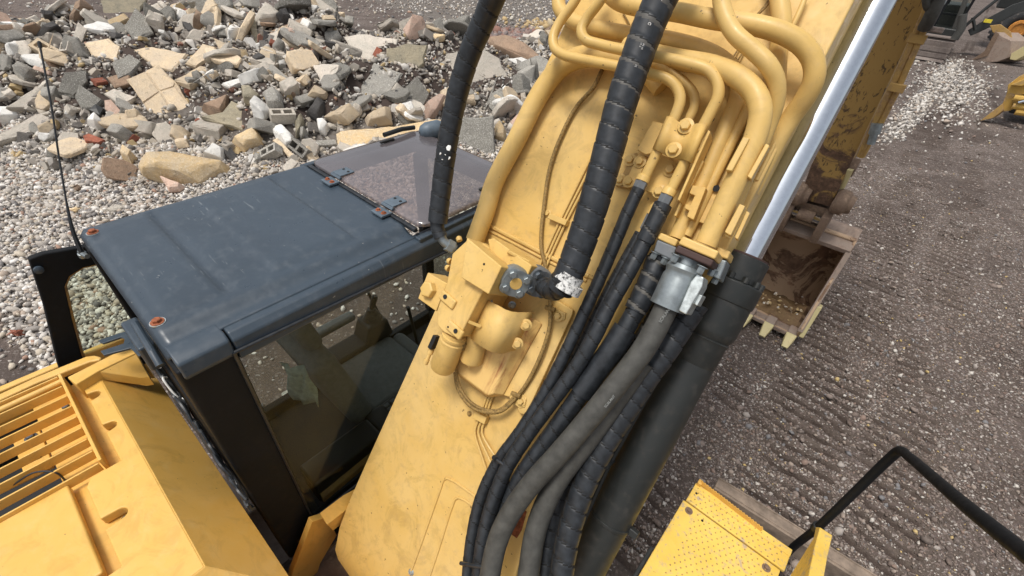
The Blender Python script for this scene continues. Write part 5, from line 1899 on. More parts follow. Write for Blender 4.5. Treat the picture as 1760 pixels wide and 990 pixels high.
# pipes on the right flank
for off in (0, 1):
    P = [ony(1617 + 11 * off, -60, 5.66), ony(1588 + 11 * off, 25, 5.68), ony(1562 + 11 * off, 85, 5.70), ony(1528 + 12 * off, 160, 5.74), ony(1502 + 11 * off, 213, 5.8), ony(1483, 255, 5.85)][:6 if off == 0 else 5]
    obj("stick_pipe", MB().tube(P, 0.027, 10), "dirty_yellow", ST)
for py, px in ((67, 1576), (151, 1541)):
    q = ony(px, py, 5.68)
    obj("pipe_bracket", MB().box(q, 0.13, 0.05, 0.07), "dirty_yellow", ST, 0.006)
mb = MB()
mb.tube(crom([ony(1625, -40, 5.5), ony(1612, 0, 5.5), ony(1600, 28, 5.52), ony(1590, 46, 5.6)], 6), 0.052, 14)
mb.tube(crom([ony(1600, -40, 5.45), ony(1592, -8, 5.45), ony(1596, 14, 5.5), ony(1610, 10, 5.55), ony(1620, -20, 5.6)], 6), 0.028, 12)
obj("stick_hose", mb, "rubber_grey", ST)
obj("hose_clamp", MB().box(ony(1600, 50, 5.62), 0.18, 0.08, 0.04), "grey_track", ST, 0.01)
q = ony(1508, 212, 5.76)
mb = MB()
mb.lathe(q, (0.2, 0, -1), [(0, 0.05), (0.10, 0.05), (0.10, 0.035), (0.2, 0.035)], 12)
obj("pipe_union", mb, "galvanised", ST)
mb = MB()
mb.tube([ony(1500, 228, 5.85), ony(1480, 268, 5.95)], 0.04, 10)
obj("link_rod", mb, "dirty_yellow", ST)
mb = MB()
mb.tube([ony(1462, 290, 6.05), ony(1446, 322, 6.15)], 0.035, 10)
obj("link_rod", mb, "tooth_worn", ST)
q = ony(1401, 268, 6.2)
obj("stick_boss", MB().lathe(q + np.array([-0.10, 0, 0]), (1, 0, 0), [(0, 0.09), (0.16, 0.09)], 20), "mud_steel", ST, 0.01)
q = ony(1464, 287, 6.15)
obj("stick_boss", MB().lathe(q + np.array([-0.08, 0, 0]), (1, 0, 0), [(0, 0.10), (0.13, 0.10)], 20), "mud_steel", ST, 0.01)
for px, py in ((1372, 332), (1445, 347)):
    q = ony(px, py, 6.1)
    mb = MB()
    mb.lathe(q + np.array([-0.07, 0, 0]), (1, 0, 0), [(0, 0.12), (0.03, 0.145), (0.12, 0.145), (0.15, 0.11), (0.20, 0.10)], 22)
    obj("pin_boss", mb, "mud_steel", ST, 0.008)
mb = MB()
a = [ony(1372, 345, 6.12), ony(1427, 360, 6.12), ony(1413, 384, 6.16), ony(1362, 366, 6.16)]
mb.prism(a, [p + np.array([0, 0.3, -0.05]) for p in a])
obj("coupler_plate", mb, "mud_steel", ST, 0.015)
# bucket, opening towards the machine
bxR, bxL = 0.19, -1.02
prof = [(5.78, 0.12), (6.35, 0.035), (6.85, 0.12), (7.15, 0.45), (7.18, 0.85), (6.95, 1.20), (6.55, 1.36), (6.28, 1.38)]
pr = [np.array([0, a, b]) for a, b in prof]
Qp = crom(pr, 5)
mb = MB()
n_ = len(Qp)
vs = [(bxL, p[1], p[2]) for p in Qp] + [(bxR, p[1], p[2]) for p in Qp]
mb.add(vs, [(i, i + 1, n_ + i + 1, n_ + i) for i in range(n_ - 1)])
BK = obj("bucket", mb, "bucket_inner", EX, angle=60)
s_ = BK.modifiers.new("solid", 'SOLIDIFY')
s_.thickness = 0.03
s_.offset = 0
for sx in (bxL, bxR):
    mb = MB()
    loop = [(p[1], p[2]) for p in Qp] + [(6.15, 1.25), (5.72, 0.30)]
    mb.prism([(sx - 0.015, a, b) for a, b in loop], [(sx + 0.015, a, b) for a, b in loop])
    sp_ = obj("side_wall", mb, "bucket_inner", BK, 0.004)
    mb = MB()
    mb.prism([(sx - 0.03, 6.16, 1.28), (sx + 0.03, 6.16, 1.28), (sx + 0.03, 5.71, 0.26), (sx - 0.03, 5.71, 0.26)], [(sx - 0.03, 6.24, 1.26), (sx + 0.03, 6.24, 1.26), (sx + 0.03, 5.80, 0.24), (sx - 0.03, 5.80, 0.24)])
    obj("wear_edge", mb, "bucket_outer", sp_, 0.005)
mb = MB()
mb.prism([(bxR + 0.018, 5.70, 0.20), (bxR + 0.07, 5.70, 0.20), (bxR + 0.07, 5.86, 0.62), (bxR + 0.018, 5.86, 0.62)], [(bxR + 0.018, 5.84, 0.10), (bxR + 0.07, 5.84, 0.10), (bxR + 0.07, 6.0, 0.58), (bxR + 0.018, 6.0, 0.58)])
obj("side_cutter", mb, "tooth_worn", BK, 0.01)
mb = MB()
mb.prism([(bxL, 5.76, 0.135), (bxR, 5.76, 0.135), (bxR, 5.96, 0.115), (bxL, 5.96, 0.115)], [(bxL, 5.76, 0.085), (bxR, 5.76, 0.085), (bxR, 5.96, 0.06), (bxL, 5.96, 0.06)])
obj("cutting_lip", mb, "bucket_outer", BK, 0.006)
for tx in (0.13, -0.155, -0.43, -0.71, -0.97):
    mb = MB()
    tp = [(tx - 0.06, 5.90, 0.19), (tx + 0.06, 5.90, 0.19), (tx + 0.06, 5.72, 0.17), (tx - 0.06, 5.72, 0.17)]
    mb.prism(tp, [(a, b, 0.06) for a, b, c in tp])
    ad_ = obj("tooth_adapter", mb, "bucket_outer", BK, 0.015, 3)
    mb = MB()
    tp = [(tx - 0.065, 5.73, 0.18), (tx + 0.065, 5.73, 0.18), (tx + 0.038, 5.53, 0.085), (tx - 0.038, 5.53, 0.085)]
    bt = [(tx - 0.065, 5.73, 0.05), (tx + 0.065, 5.73, 0.05), (tx + 0.038, 5.52, 0.06), (tx - 0.038, 5.52, 0.06)]
    mb.prism(tp, bt)
    obj("tooth", mb, "tooth_worn", ad_, 0.014, 3)
# top plate and ears
mb = MB()
mb.prism([(bxL, 6.15, 1.30), (bxR + 0.01, 6.15, 1.30), (bxR + 0.01, 6.50, 1.46), (bxL, 6.50, 1.46)], [(bxL, 6.17, 1.24), (bxR + 0.01, 6.17, 1.24), (bxR + 0.01, 6.52, 1.40), (bxL, 6.52, 1.40)])
obj("bucket_top_plate", mb, "bucket_outer", BK, 0.006)
for px0 in (-0.64, -0.24):
    mb = MB()
    tp = [(px0, 6.08, 1.26), (px0, 6.00, 1.44), (px0, 6.02, 1.64), (px0, 6.16, 1.72), (px0, 6.40, 1.60), (px0, 6.5, 1.42)]
    mb.prism(tp, [(a + 0.09, b, c) for a, b, c in tp])
    obj("bucket_ear", mb, "mud_steel", BK, 0.012)
obj("bucket_pin", MB().lathe((-0.56, 6.10, 1.56), (1, 0, 0), [(0, 0.05), (0.33, 0.05)], 18), "chrome", BK)
obj("pin_sleeve", MB().lathe((-0.49, 6.10, 1.56), (1, 0, 0), [(0, 0.072), (0.18, 0.072)], 18), "mud_steel", BK, 0.01)
# soil left in the bucket
mb = MB()
rr = random.Random(9)
gx = np.linspace(bxL + 0.1, bxR - 0.06, 26)
gy = np.linspace(5.98, 6.75, 18)
vs = []
for b in gy:
    for a in gx:
        q_ = max(0.0, 1 - ((b - 6.32) / 0.36) ** 2)
        vs.append((a, b, 0.06 + 0.15 * q_ * (0.55 + 0.9 * noise.noise(Vector((a * 4, b * 4, 0)))) + 0.03 * noise.noise(Vector((a * 14, b * 14, 3)))))
mb.add(vs, [(j * 26 + i, j * 26 + i + 1, (j + 1) * 26 + i + 1, (j + 1) * 26 + i) for j in range(17) for i in range(25)])
obj("bucket_soil", mb, "soil_loose", BK)
xx_ = np.array([rr.uniform(bxL + 0.15, bxR - 0.1) for _ in range(90)])
yy_ = np.array([rr.gauss(6.25, 0.16) for _ in range(90)])
so_ = stones("soil_lumps", xx_, yy_, np.array([rr.uniform(0.012, 0.04) for _ in range(90)]) * 0.8, "ochre_chips", 'ico', 0.0)
so_.data.transform(Matrix.Translation((0.9, -0.6, 0.17)))
so_.parent = BK
so_["kind"] = "stuff"

# ================================================================== RUBBLE HEAP
def heap_hit(px, py, lift=0.0):
    r = ray(px, py)
    r = r / np.linalg.norm(r)
    t = 3.0
    while t < 80:
        p = CAMP + r * t
        if p[2] <= float(ground_z(p[0], p[1])) + lift:
            break
        t += 0.04
    return p


def rock_slab(name, pts, th, mat, label, cat, tiltc=0.55, tilt=(0, 0), lift=0.12, rough=0.03, group=None):
    """a broken slab: outline on its own inclined plane, real thickness, chipped edges"""
    cx = sum(p[0] for p in pts) / len(pts)
    cy = sum(p[1] for p in pts) / len(pts)
    P0 = heap_hit(cx, cy, lift)
    tocam = CAMP - P0
    hz = _n(np.array([tocam[0], tocam[1], 0]))
    side = np.array([-hz[1], hz[0], 0])
    N = _n(np.array([0, 0, 1.0]) + hz * (tiltc + tilt[0]) + side * tilt[1])
    loc = P0
    V3 = []
    for a, b in pts:
        r = ray(a, b)
        V3.append(CAMP + r * (((P0 - CAMP) @ N) / (r @ N)) - loc)
    # subdivide the outline and chip it
    rs = random.Random(hash(name + label) % 9973 if False else int(cx * 31 + cy * 17))
    out = []
    n = len(V3)
    cen = sum(V3) / n
    for i in range(n):
        a, b = V3[i], V3[(i + 1) % n]
        L = np.linalg.norm(b - a)
        k = max(1, min(6, int(L / 0.14)))
        for j in range(k):
            p = a + (b - a) * j / k
            if j:
                p = p + (cen - p) * rs.uniform(-0.4, 1.0) * rough * 2
            out.append(p)
    m_ = len(out)
    rad = np.mean([np.linalg.norm(p - cen) for p in out])
    ins = min(0.10, 0.14 * th / max(rad, 0.01) + 0.02)
    bul = th * 0.55 if name in ("boulder", "sandstone_block") else 0.0
    if bul:
        ins = 0.30
        rough *= 1.5
    if len(out) < 9 and bul:
        out = [q for i in range(m_) for q in (out[i], (out[i] + out[(i + 1) % m_]) / 2 + (out[i] - cen) * 0.03)]
        m_ = len(out)
    r1 = [p + N * bul * rs.uniform(0.35, 0.8) + (cen - p) * ins * rs.uniform(0.2, 1.5) + N * rough * 0.3 * rs.uniform(-1, 1) for p in out]
    r2 = [p - N * th * rs.uniform(0.15, 0.3) - (cen - p) * rough * rs.uniform(0, 1.2) for p in out]
    r3 = [p - N * th * rs.uniform(0.6, 0.8) + (cen - p) * rough * rs.uniform(-1.2, 1.5) for p in out]
    r4 = [p - N * th + (cen - p) * 0.10 for p in out]
    if bul:
        bmh = bmesh.new()
        rad3 = rad
        pts3 = [p - N * th * rs.uniform(0.1, 0.45) for p in V3]
        for fct, hh in ((0.80, 0.30), (0.50, 0.48)):
            for p in V3:
                if rs.random() < 0.85:
                    pts3.append(cen + (p - cen) * fct * rs.uniform(0.85, 1.1) + N * th * hh * rs.uniform(0.6, 1.15))
        pts3 += [cen + (p - cen) * 0.85 - N * th for p in V3]
        for p in pts3:
            bmh.verts.new(tuple(p))
        bmesh.ops.convex_hull(bmh, input=bmh.verts)
        bmesh.ops.delete(bmh, geom=[v for v in bmh.verts if not v.link_faces], context='VERTS')
        bmesh.ops.dissolve_limit(bmh, angle_limit=math.radians(14), verts=bmh.verts, edges=bmh.edges)
        bmesh.ops.bevel(bmh, geom=list(bmh.edges), offset=0.018, segments=2, affect='EDGES', profile=0.6)
        bmesh.ops.triangulate(bmh, faces=bmh.faces)
        bmesh.ops.subdivide_edges(bmh, edges=[e for e in bmh.edges if e.calc_length() > 0.16], cuts=1, use_grid_fill=False)
        bmesh.ops.triangulate(bmh, faces=bmh.faces)
        for v in bmh.verts:
            nz = noise.noise(Vector(v.co) * 6 + Vector((cx, cy, 0)))
            v.co += v.co.normalized() * nz * 0.035
        me = bpy.data.meshes.new(name)
        bmesh.ops.recalc_face_normals(bmh, faces=bmh.faces)
        bmh.to_mesh(me)
        bmh.free()
        me.materials.append(MT[mat])
        me.polygons.foreach_set("use_smooth", [True] * len(me.polygons))
        me.set_sharp_from_angle(angle=math.radians(28))
        o = bpy.data.objects.new(name, me)
        COL.objects.link(o)
        o.location = loc
        tag(o, label, cat, group)
        return o, N, P0
    mb = MB()
    vs = r1 + r2 + r3 + r4 + [cen + N * (rough * 0.2 + bul * 0.85), cen - N * th]
    fs = []
    for a in range(3):
        fs += [(a * m_ + k, a * m_ + (k + 1) % m_, (a + 1) * m_ + (k + 1) % m_, (a + 1) * m_ + k) for k in range(m_)]
    fs += [(k, (k + 1) % m_, 4 * m_) for k in range(m_)]
    fs += [(3 * m_ + (k + 1) % m_, 3 * m_ + k, 4 * m_ + 1) for k in range(m_)]
    mb.add(vs, fs)
    me = make_mesh(name, mb, mat, (0, 0, 0), smooth=False)
    o = bpy.data.objects.new(name, me)
    COL.objects.link(o)
    o.location = loc
    tag(o, label, cat, group)
    return o, N, P0


SL = [
 ("concrete_slab", [(218,135),(272,110),(303,140),(327,180),(326,204),(276,224),(265,205)], .16, "stone_tan", "large tan floor slab scored with a grid of joints, middle left of the heap", "slab", "grid-scored tan slab", .75, (0, .1)),
 ("concrete_slab", [(230,84),(262,80),(323,92),(296,122),(262,112)], .13, "stone_tan", "tan cracked slab with a pointed right end, above the grid-scored slab", "slab", "pointed tan slab", .5, (0, 0)),
 ("concrete_slab", [(318,108),(347,74),(371,79),(370,95),(335,114)], .16, "stone_tan", "tan slab with ragged grey right edge, leaning above another tan slab", "slab", "ragged-edged tan slab", .8, (0, -.2)),
 ("concrete_slab", [(300,136),(345,112),(364,117),(350,136),(325,146)], .16, "stone_tan", "flat tan slab right of the grid-scored slab, rough grey rim on its right", "slab", "rough-rimmed tan slab", .4, (0, 0)),
 ("concrete_slab", [(367,65),(415,86),(405,96),(385,101)], .10, "stone_tan", "triangular tan slab pointing up left near the top of the heap", "slab", "triangular tan slab", .6, (0, 0)),
 ("concrete_slab", [(145,73),(187,65),(207,80),(200,104),(158,95)], .14, "stone_tan", "broad smooth tan slab under the leaning brown rocks at upper left", "slab", "broad smooth slab", .6, (0, 0)),
 ("concrete_slab", [(172,0),(252,-4),(240,20),(180,36)], .2, "stone_olive", "dark olive speckled slab cut off by the top edge of the photo", "slab", "olive top slab", .6, (0, 0)),
 ("stone_beam", [(150,50),(213,22),(221,30),(165,60)], .2, "stone_ochre", "long buff kerb stone lying across under the dark olive slab", "kerb stone", "buff kerb stone", .5, (0, 0)),
 ("concrete_slab", [(212,45),(232,13),(250,28),(263,55),(230,68)], .16, "stone_speckled", "rough dark grey speckled slab standing above the pointed tan slab", "slab", "dark speckled slab", .9, (0, 0)),
 ("boulder", [(118,36),(130,5),(147,-2),(158,8),(145,26),(126,42)], .35, "stone_brown", "brown pitted boulder leaning at the top left crest of the heap", "boulder", "pitted boulder", .7, (0, 0)),
 ("boulder", [(143,36),(158,13),(168,20),(165,36),(152,48)], .25, "stone_pale", "pale oblong stone leaning right of the brown pitted boulder", "stone", "oblong stone", .7, (0, 0)),
 ("concrete_slab", [(122,75),(134,36),(150,50),(136,86)], .14, "stone_pale", "narrow slab standing on edge left of the broad smooth tan slab", "slab", "slab on edge", 1.1, (0, .3)),
 ("concrete_slab", [(192,108),(222,92),(242,105),(226,125),(202,136)], .18, "stone_speckled", "aggregate slab with coarse pebbles showing, left of the pointed tan slab", "slab", "pebbly aggregate slab", .6, (0, 0)),
 ("concrete_slab", [(183,132),(222,122),(224,142),(196,149)], .12, "stone_brown", "brown slab under the pebbly aggregate slab", "slab", "brown slab", .5, (0, 0)),
 ("concrete_slab", [(98,158),(110,122),(150,120),(150,140),(126,166)], .2, "stone_speckled", "grey speckled block near the antenna at the left of the heap", "slab", "speckled block", .8, (0, 0)),
 ("concrete_slab", [(128,166),(136,143),(176,170),(160,186),(140,186)], .2, "stone_speckled", "dark speckled slab lying behind the black box", "slab", "slab behind the black box", .6, (0, 0)),
 ("stone_beam", [(10,184),(78,138),(86,150),(42,184)], .18, "stone_pale", "upper of the two long broken kerb beams at the left end of the heap", "kerb beam", "upper kerb beam", .7, (0, 0)),
 ("stone_beam", [(-8,232),(60,196),(120,180),(128,188),(62,226),(-8,246)], .25, "stone_pale", "lower, longest broken kerb beam at the far left edge of the photo", "kerb beam", "longest kerb beam", .6, (0, 0)),
 ("boulder", [(-6,186),(35,190),(39,203),(-6,204)], .3, "stone_white", "whitish stone between the two long kerb beams at the left edge", "stone", "whitish stone", .6, (0, 0)),
 ("concrete_slab", [(177,160),(195,151),(233,167),(211,182)], .12, "stone_pale", "thick pale paving slab tilted left of the grid-scored slab", "slab", "pale paving slab", .5, (0, 0)),
 ("concrete_slab", [(179,172),(190,170),(208,190),(200,202),(180,186)], .10, "stone_pink", "pinkish slab standing between the black box and the grid-scored slab", "slab", "pinkish slab", .8, (0, 0)),
 ("plastic_box", [(152,188),(163,177),(178,185),(171,197)], .25, "plastic_dark", "black plastic box wedged in the rubble below the speckled slab", "box", "black box", .6, (0, 0)),
 ("boulder", [(147,209),(168,198),(182,213),(164,219)], .3, "stone_white", "white angular stone just below the black plastic box", "stone", "white angular stone", .6, (0, 0)),
 ("concrete_slab", [(98,236),(106,225),(135,228),(138,247),(103,247)], .2, "stone_pale", "squared pale block at the foot of the heap beside the antenna", "block", "squared pale block", .7, (0, 0)),
 ("brick", [(142,233),(151,228),(180,240),(170,246),(146,242)], .15, "brick_red", "rounded red brick lying at the foot of the heap right of the squared block", "brick", "rounded red brick", .6, (0, 0)),
 ("sandstone_block", [(234,280),(242,265),(290,256),(345,268),(395,282),(404,300),(352,324),(290,315),(240,295)], .45, "stone_ochre", "biggest ochre sandstone block alone on the gravel before the heap", "stone block", "big ochre block", .7, (0, 0)),
 ("boulder", [(203,263),(212,252),(238,268),(226,281)], .35, "stone_ochre", "rounded ochre stone touching the left of the biggest ochre block", "stone", "rounded ochre stone", .7, (0, 0)),
 ("concrete_slab", [(600,155),(643,107),(692,125),(657,178)], .18, "stone_grey", "square grey lichen-spotted paving slab tilted in the middle right of the heap", "slab", "square grey slab", .7, (0, .1)),
 ("concrete_slab", [(665,82),(700,74),(735,76),(728,108),(702,140),(666,120)], .2, "stone_olive", "mossy rough slab standing right of the square grey slab", "slab", "mossy slab", 1.0, (0, 0)),
 ("concrete_slab", [(592,62),(625,57),(684,68),(680,78),(652,80),(628,124)], .15, "stone_pale", "big flat wedge-shaped slab behind the square grey slab", "slab", "wedge-shaped slab", .7, (0, 0)),
 ("concrete_slab", [(744,146),(768,92),(830,84),(858,100),(882,145),(858,154),(750,152)], .16, "stone_pale", "largest pale concrete panel, crossed by the slim black hose", "slab", "largest pale panel", .75, (0, 0)),
 ("concrete_slab", [(692,152),(717,130),(738,160),(722,197)], .14, "stone_speckled", "dark lichened slab on its point below the mossy slab", "slab", "lichened slab", 1.1, (0, 0)),
 ("boulder", [(722,184),(760,158),(776,160),(750,196),(730,206)], .35, "stone_pink", "pink brown boulder left of the slim black hose", "boulder", "pink brown boulder", .7, (0, 0)),
 ("concrete_slab", [(787,200),(848,198),(851,264),(842,280),(784,262)], .2, "stone_speckled", "upright speckled grey slab between the hatch corner and the boom", "slab", "upright speckled slab", 1.3, (0, 0)),
 ("stone_beam", [(578,226),(600,223),(680,217),(757,202),(762,220),(664,240),(585,256)], .35, "stone_ochre", "long ochre sandstone kerb lying right behind the roof hatch", "kerb stone", "long ochre kerb", .9, (0, 0)),
 ("boulder", [(626,202),(640,190),(672,184),(676,210),(630,216)], .3, "stone_tan", "tan rough block resting on the long ochre kerb", "block", "rough tan block", .7, (0, 0)),
 ("boulder", [(450,156),(470,144),(484,158),(489,184),(472,192),(458,180)], .35, "stone_grey", "egg-shaped grey boulder above the cinder block in mid heap", "boulder", "egg-shaped boulder", .8, (0, 0)),
 ("boulder", [(413,150),(430,147),(448,166),(442,178),(418,172)], .3, "stone_olive", "olive rounded stone left of the egg-shaped grey boulder", "stone", "olive rounded stone", .7, (0, 0)),
 ("boulder", [(343,182),(362,170),(395,164),(392,192),(385,205),(362,196)], .3, "stone_brown", "brown layered rock right of the grid-scored slab", "rock", "brown layered rock", .7, (0, 0)),
 ("concrete_slab", [(345,200),(382,192),(398,172),(425,188),(434,214),(416,223),(380,212)], .14, "stone_olive", "olive stained flat slab under the brown layered rock", "slab", "olive stained slab", .6, (0, 0)),
 ("boulder", [(396,238),(440,219),(455,238),(452,248),(418,258)], .35, "stone_ochre", "yellowish pitted rock left of the white grey boulder", "rock", "yellowish rock", .7, (0, 0)),
 ("boulder", [(344,266),(366,244),(390,256),(384,278)], .3, "stone_white", "cream white squared stone behind the biggest ochre block", "stone", "cream squared stone", .7, (0, 0)),
 ("boulder", [(465,218),(484,214),(504,232),(506,248),(492,254),(476,240)], .3, "stone_white", "smooth white grey boulder just right of the yellowish rock", "boulder", "white grey boulder", .7, (0, 0)),
 ("stone_beam", [(463,54),(525,27),(535,38),(470,63)], .22, "stone_brown", "brown slab-like beam with pale rim high in the middle of the heap", "beam", "brown rimmed beam", .6, (0, 0)),
 ("stone_beam", [(428,32),(438,28),(447,78),(438,92)], .15, "stone_olive", "narrow upright stone post left of the brown rimmed beam", "stone post", "upright stone post", 1.0, (0, .2)),
 ("boulder", [(434,26),(456,4),(490,24),(476,38),(442,42)], .35, "stone_pale", "creased pale rock at the crest left of the brown rimmed beam", "rock", "creased pale rock", .7, (0, 0)),
 ("boulder", [(537,110),(562,124),(589,114),(580,130),(556,143)], .22, "stone_pale", "triangular pale rock left of the wedge-shaped slab", "rock", "triangular pale rock", .5, (0, 0)),
 ("boulder", [(524,166),(540,143),(565,160),(560,167)], .2, "stone_tan", "small yellow-tan pyramid-shaped rock below the triangular pale rock", "rock", "pyramid rock", .7, (0, 0)),
 ("slate_bar", [(570,184),(580,180),(606,210),(602,217)], .12, "stone_dark", "dark slate bar slanting down beside the rough tan block", "slate bar", "dark slate bar", .7, (0, 0)),
 ("boulder", [(830,60),(862,58),(912,80),(944,108),(935,122),(896,98),(842,82)], .4, "stone_brown", "long brown rough rock lying behind the largest pale panel", "rock", "long brown rock", .6, (0, 0)),
 ("stone_beam", [(868,100),(900,96),(935,118),(930,132)], .25, "stone_white", "pale broken kerb beside the boom, right of the largest pale panel", "kerb stone", "pale broken kerb", .6, (0, 0)),
 ("boulder", [(869,216),(900,188),(912,196),(905,216),(880,234)], .35, "stone_pink", "pinkish boulder next to the boom, right of the upright speckled slab", "boulder", "pinkish boulder", .7, (0, 0)),
 ("boulder", [(850,212),(858,206),(871,222),(868,243),(850,240)], .3, "stone_ochre", "yellow chunk between the upright speckled slab and the pinkish boulder", "stone", "yellow chunk", .8, (0, 0)),
 ("stone_beam", [(468,240),(476,236),(513,274),(506,279)], .12, "stone_tan", "thin tan stone strip slanting down right of the yellowish rock", "stone strip", "thin tan strip", .7, (0, 0)),
 ("stone_beam", [(538,241),(578,239),(580,248),(540,251)], .15, "stone_grey", "short grey kerb left of the long ochre kerb", "kerb stone", "short grey kerb", .6, (0, 0)),
 ("boulder", [(505,206),(517,192),(524,208),(518,230),(508,238)], .25, "stone_olive", "jagged upright brown-olive rock right of the cinder block", "rock", "jagged upright rock", .9, (0, 0)),
 ("boulder", [(543,204),(556,202),(566,216),(560,230),(548,226)], .25, "stone_white", "speckled white rock left of the dark slate bar", "rock", "speckled white rock", .8, (0, 0)),
 ("boulder", [(536,182),(548,166),(562,172),(560,192),(545,206),(524,196)], .3, "stone_dark", "burnt black lump below the pyramid-shaped rock", "rock", "burnt black lump", .7, (0, 0)),
 ("boulder", [(432,102),(445,90),(458,98),(455,110),(440,114)], .3, "stone_dark", "dark charcoal rock below the upright stone post", "rock", "charcoal rock", .7, (0, 0)),
 ("concrete_slab", [(380,143),(420,130),(430,136),(394,149)], .12, "stone_white", "thin whitish speckled strip right of the rough-rimmed tan slab", "slab", "whitish strip", .5, (0, 0)),
 ("boulder", [(272,300),(300,310),(318,318),(310,326),(290,326)], .15, "stone_pink", "small pinkish stone at the lower edge of the biggest ochre block", "stone", "small pinkish stone", .6, (0, 0)),
 ("boulder", [(166,365),(180,358),(216,350),(224,360),(196,368)], .12, "stone_pale", "flat pale stone lying on the gravel behind the cab roof edge", "stone", "flat pale stone", .5, (0, 0)),
 ("boulder", [(126,322),(134,317),(142,322),(138,330),(128,330)], .12, "stone_brown", "single brown pebble-like stone on the pale gravel near the antenna", "stone", "single brown stone", .5, (0, 0)),
 ("boulder", [(120,362),(132,354),(141,360),(132,368)], .12, "stone_ochre", "small ochre stone on the gravel at the antenna", "stone", "small ochre stone", .5, (0, 0)),
 ("boulder", [(20,663-650+560),(34,568),(44,574),(34,584)], .12, "brick_red", "reddish stone at the puddle edge, lower left", "stone", "reddish stone", .5, (0, 0)),
]
SLP = []
for nm, pts, th, mat, lab, cat, short, tc, tl in SL:
    o, N, P0 = rock_slab(nm, pts, th, mat, lab, cat, tc, tl, 0.03 if cat == "stone" and pts[0][1] > 300 else 0.16 if len(pts) else 0)
    cx = sum(p[0] for p in pts) / len(pts)
    cy = sum(p[1] for p in pts) / len(pts)
    SLP.append((cx, cy, short, pts))
    if short == "grid-scored tan slab":
        # saw-cut joints: four tiles proud of the bed, each its own piece
        def onp(a, b, lift_=0.004):
            r = ray(a, b)
            return CAMP + r * (((P0 - CAMP) @ N) / (r @ N)) + N * lift_ - np.array(o.location)
        tiles = [[(222,136),(249,124),(273,158),(246,176)], [(252,122),(271,113),(300,143),(298,149),(276,156)], [(248,179),(275,161),(302,203),(278,217),(268,204)], [(278,159),(300,151),(323,180),(322,198),(305,202)]]
        for k, tp in enumerate(tiles):
            mb = MB()
            a = [onp(*p, 0.018) for p in tp]
            mb.prism(a, [p - N * 0.035 for p in a])
            ti = bpy.data.objects.new("tile", make_mesh("tile", mb, "stone_tan", (0, 0, 0), smooth=False))
            COL.objects.link(ti)
            ti.parent = o
            bv = ti.modifiers.new("bevel", 'BEVEL')
            bv.width = 0.006

# hollow cinder blocks: wall ring with two cores
def cinder(px, py, s, rot, mat, label):
    P0 = heap_hit(px, py, 0.14)
    mb = MB()
    L_, W_, H_ = 0.44 * s, 0.21 * s, 0.21 * s
    t = 0.045 * s
    for y in (-W_ / 2 + t / 2, W_ / 2 - t / 2):
        mb.box((0, y, 0), L_, t, H_)
    for x in (-L_ / 2 + t / 2, 0, L_ / 2 - t / 2):
        mb.box((x, 0, 0.001), t, W_ - 2 * t - 0.002, H_ - 0.004)
    mb.box((0, 0, -H_ / 2 + 0.012), L_ - 2 * t - .004, W_ - 2 * t - 0.004, 0.02)
    me = make_mesh("cinder_block", mb, mat, smooth=False)
    o = bpy.data.objects.new("cinder_block", me)
    COL.objects.link(o)
    o.location = P0
    o.rotation_euler = rot
    tag(o, label, "cinder block", "hollow cinder blocks in the heap")
    SLP.append((px, py, label.split(",")[0], [(px - 14, py - 9), (px + 14, py - 9), (px + 14, py + 9), (px - 14, py + 9)]))


cinder(86, 92, 1.35, (0.5, 0.5, 0.6), "stone_tan", "cream hollow cinder block showing two cores, just right of the antenna tip")
cinder(120, 84, 1.0, (0.9, -0.2, 0.2), "stone_pale", "small hollow block left of the broad smooth slab")
cinder(486, 200, 1.05, (0.3, 0.1, 1.3), "stone_pale", "hollow cinder block under the egg-shaped grey boulder")
cinder(516, 256, 1.0, (0.9, 0.4, 0.2), "stone_grey", "hollow grey block near the roof edge, below the thin tan strip")
cinder(466, 262, 0.9, (0.6, -0.5, 0.7), "stone_grey", "grey hollow block left of the thin tan strip near the roof edge")

# concrete kerb on the mud seen through the cab, and mud
k0, k1 = onz(610, 628, 0.22), onz(800, 523, 0.22)
ud = _n(k1 - k0)
sd_ = np.array([-ud[1], ud[0], 0])
mb = MB()
mb.box((0, 0, 0), np.linalg.norm(k1 - k0) + 1.5, 0.30, 0.32, (ud, sd_, np.array([0, 0, 1.])))
mb.box((0, 0, 0.0) + sd_ * -0.36 + np.array([0, 0, -0.08]), np.linalg.norm(k1 - k0) + 1.2, 0.22, 0.12, (ud, sd_, np.array([0, 0, 1.])))
mid = (k0 + k1) / 2
me = make_mesh("concrete_kerb", mb, "concrete_kerb", smooth=False)
o = bpy.data.objects.new("concrete_kerb", me)
COL.objects.link(o)
o.location = mid - np.array([0, 0, 0.14])
bv = o.modifiers.new("bevel", 'BEVEL')
bv.width = 0.02
bv.segments = 2
tag(o, "weathered concrete kerb on the mud, seen through the cab windows behind the seat", "concrete kerb")

# ---------------- many countable lumps
BASES = {}


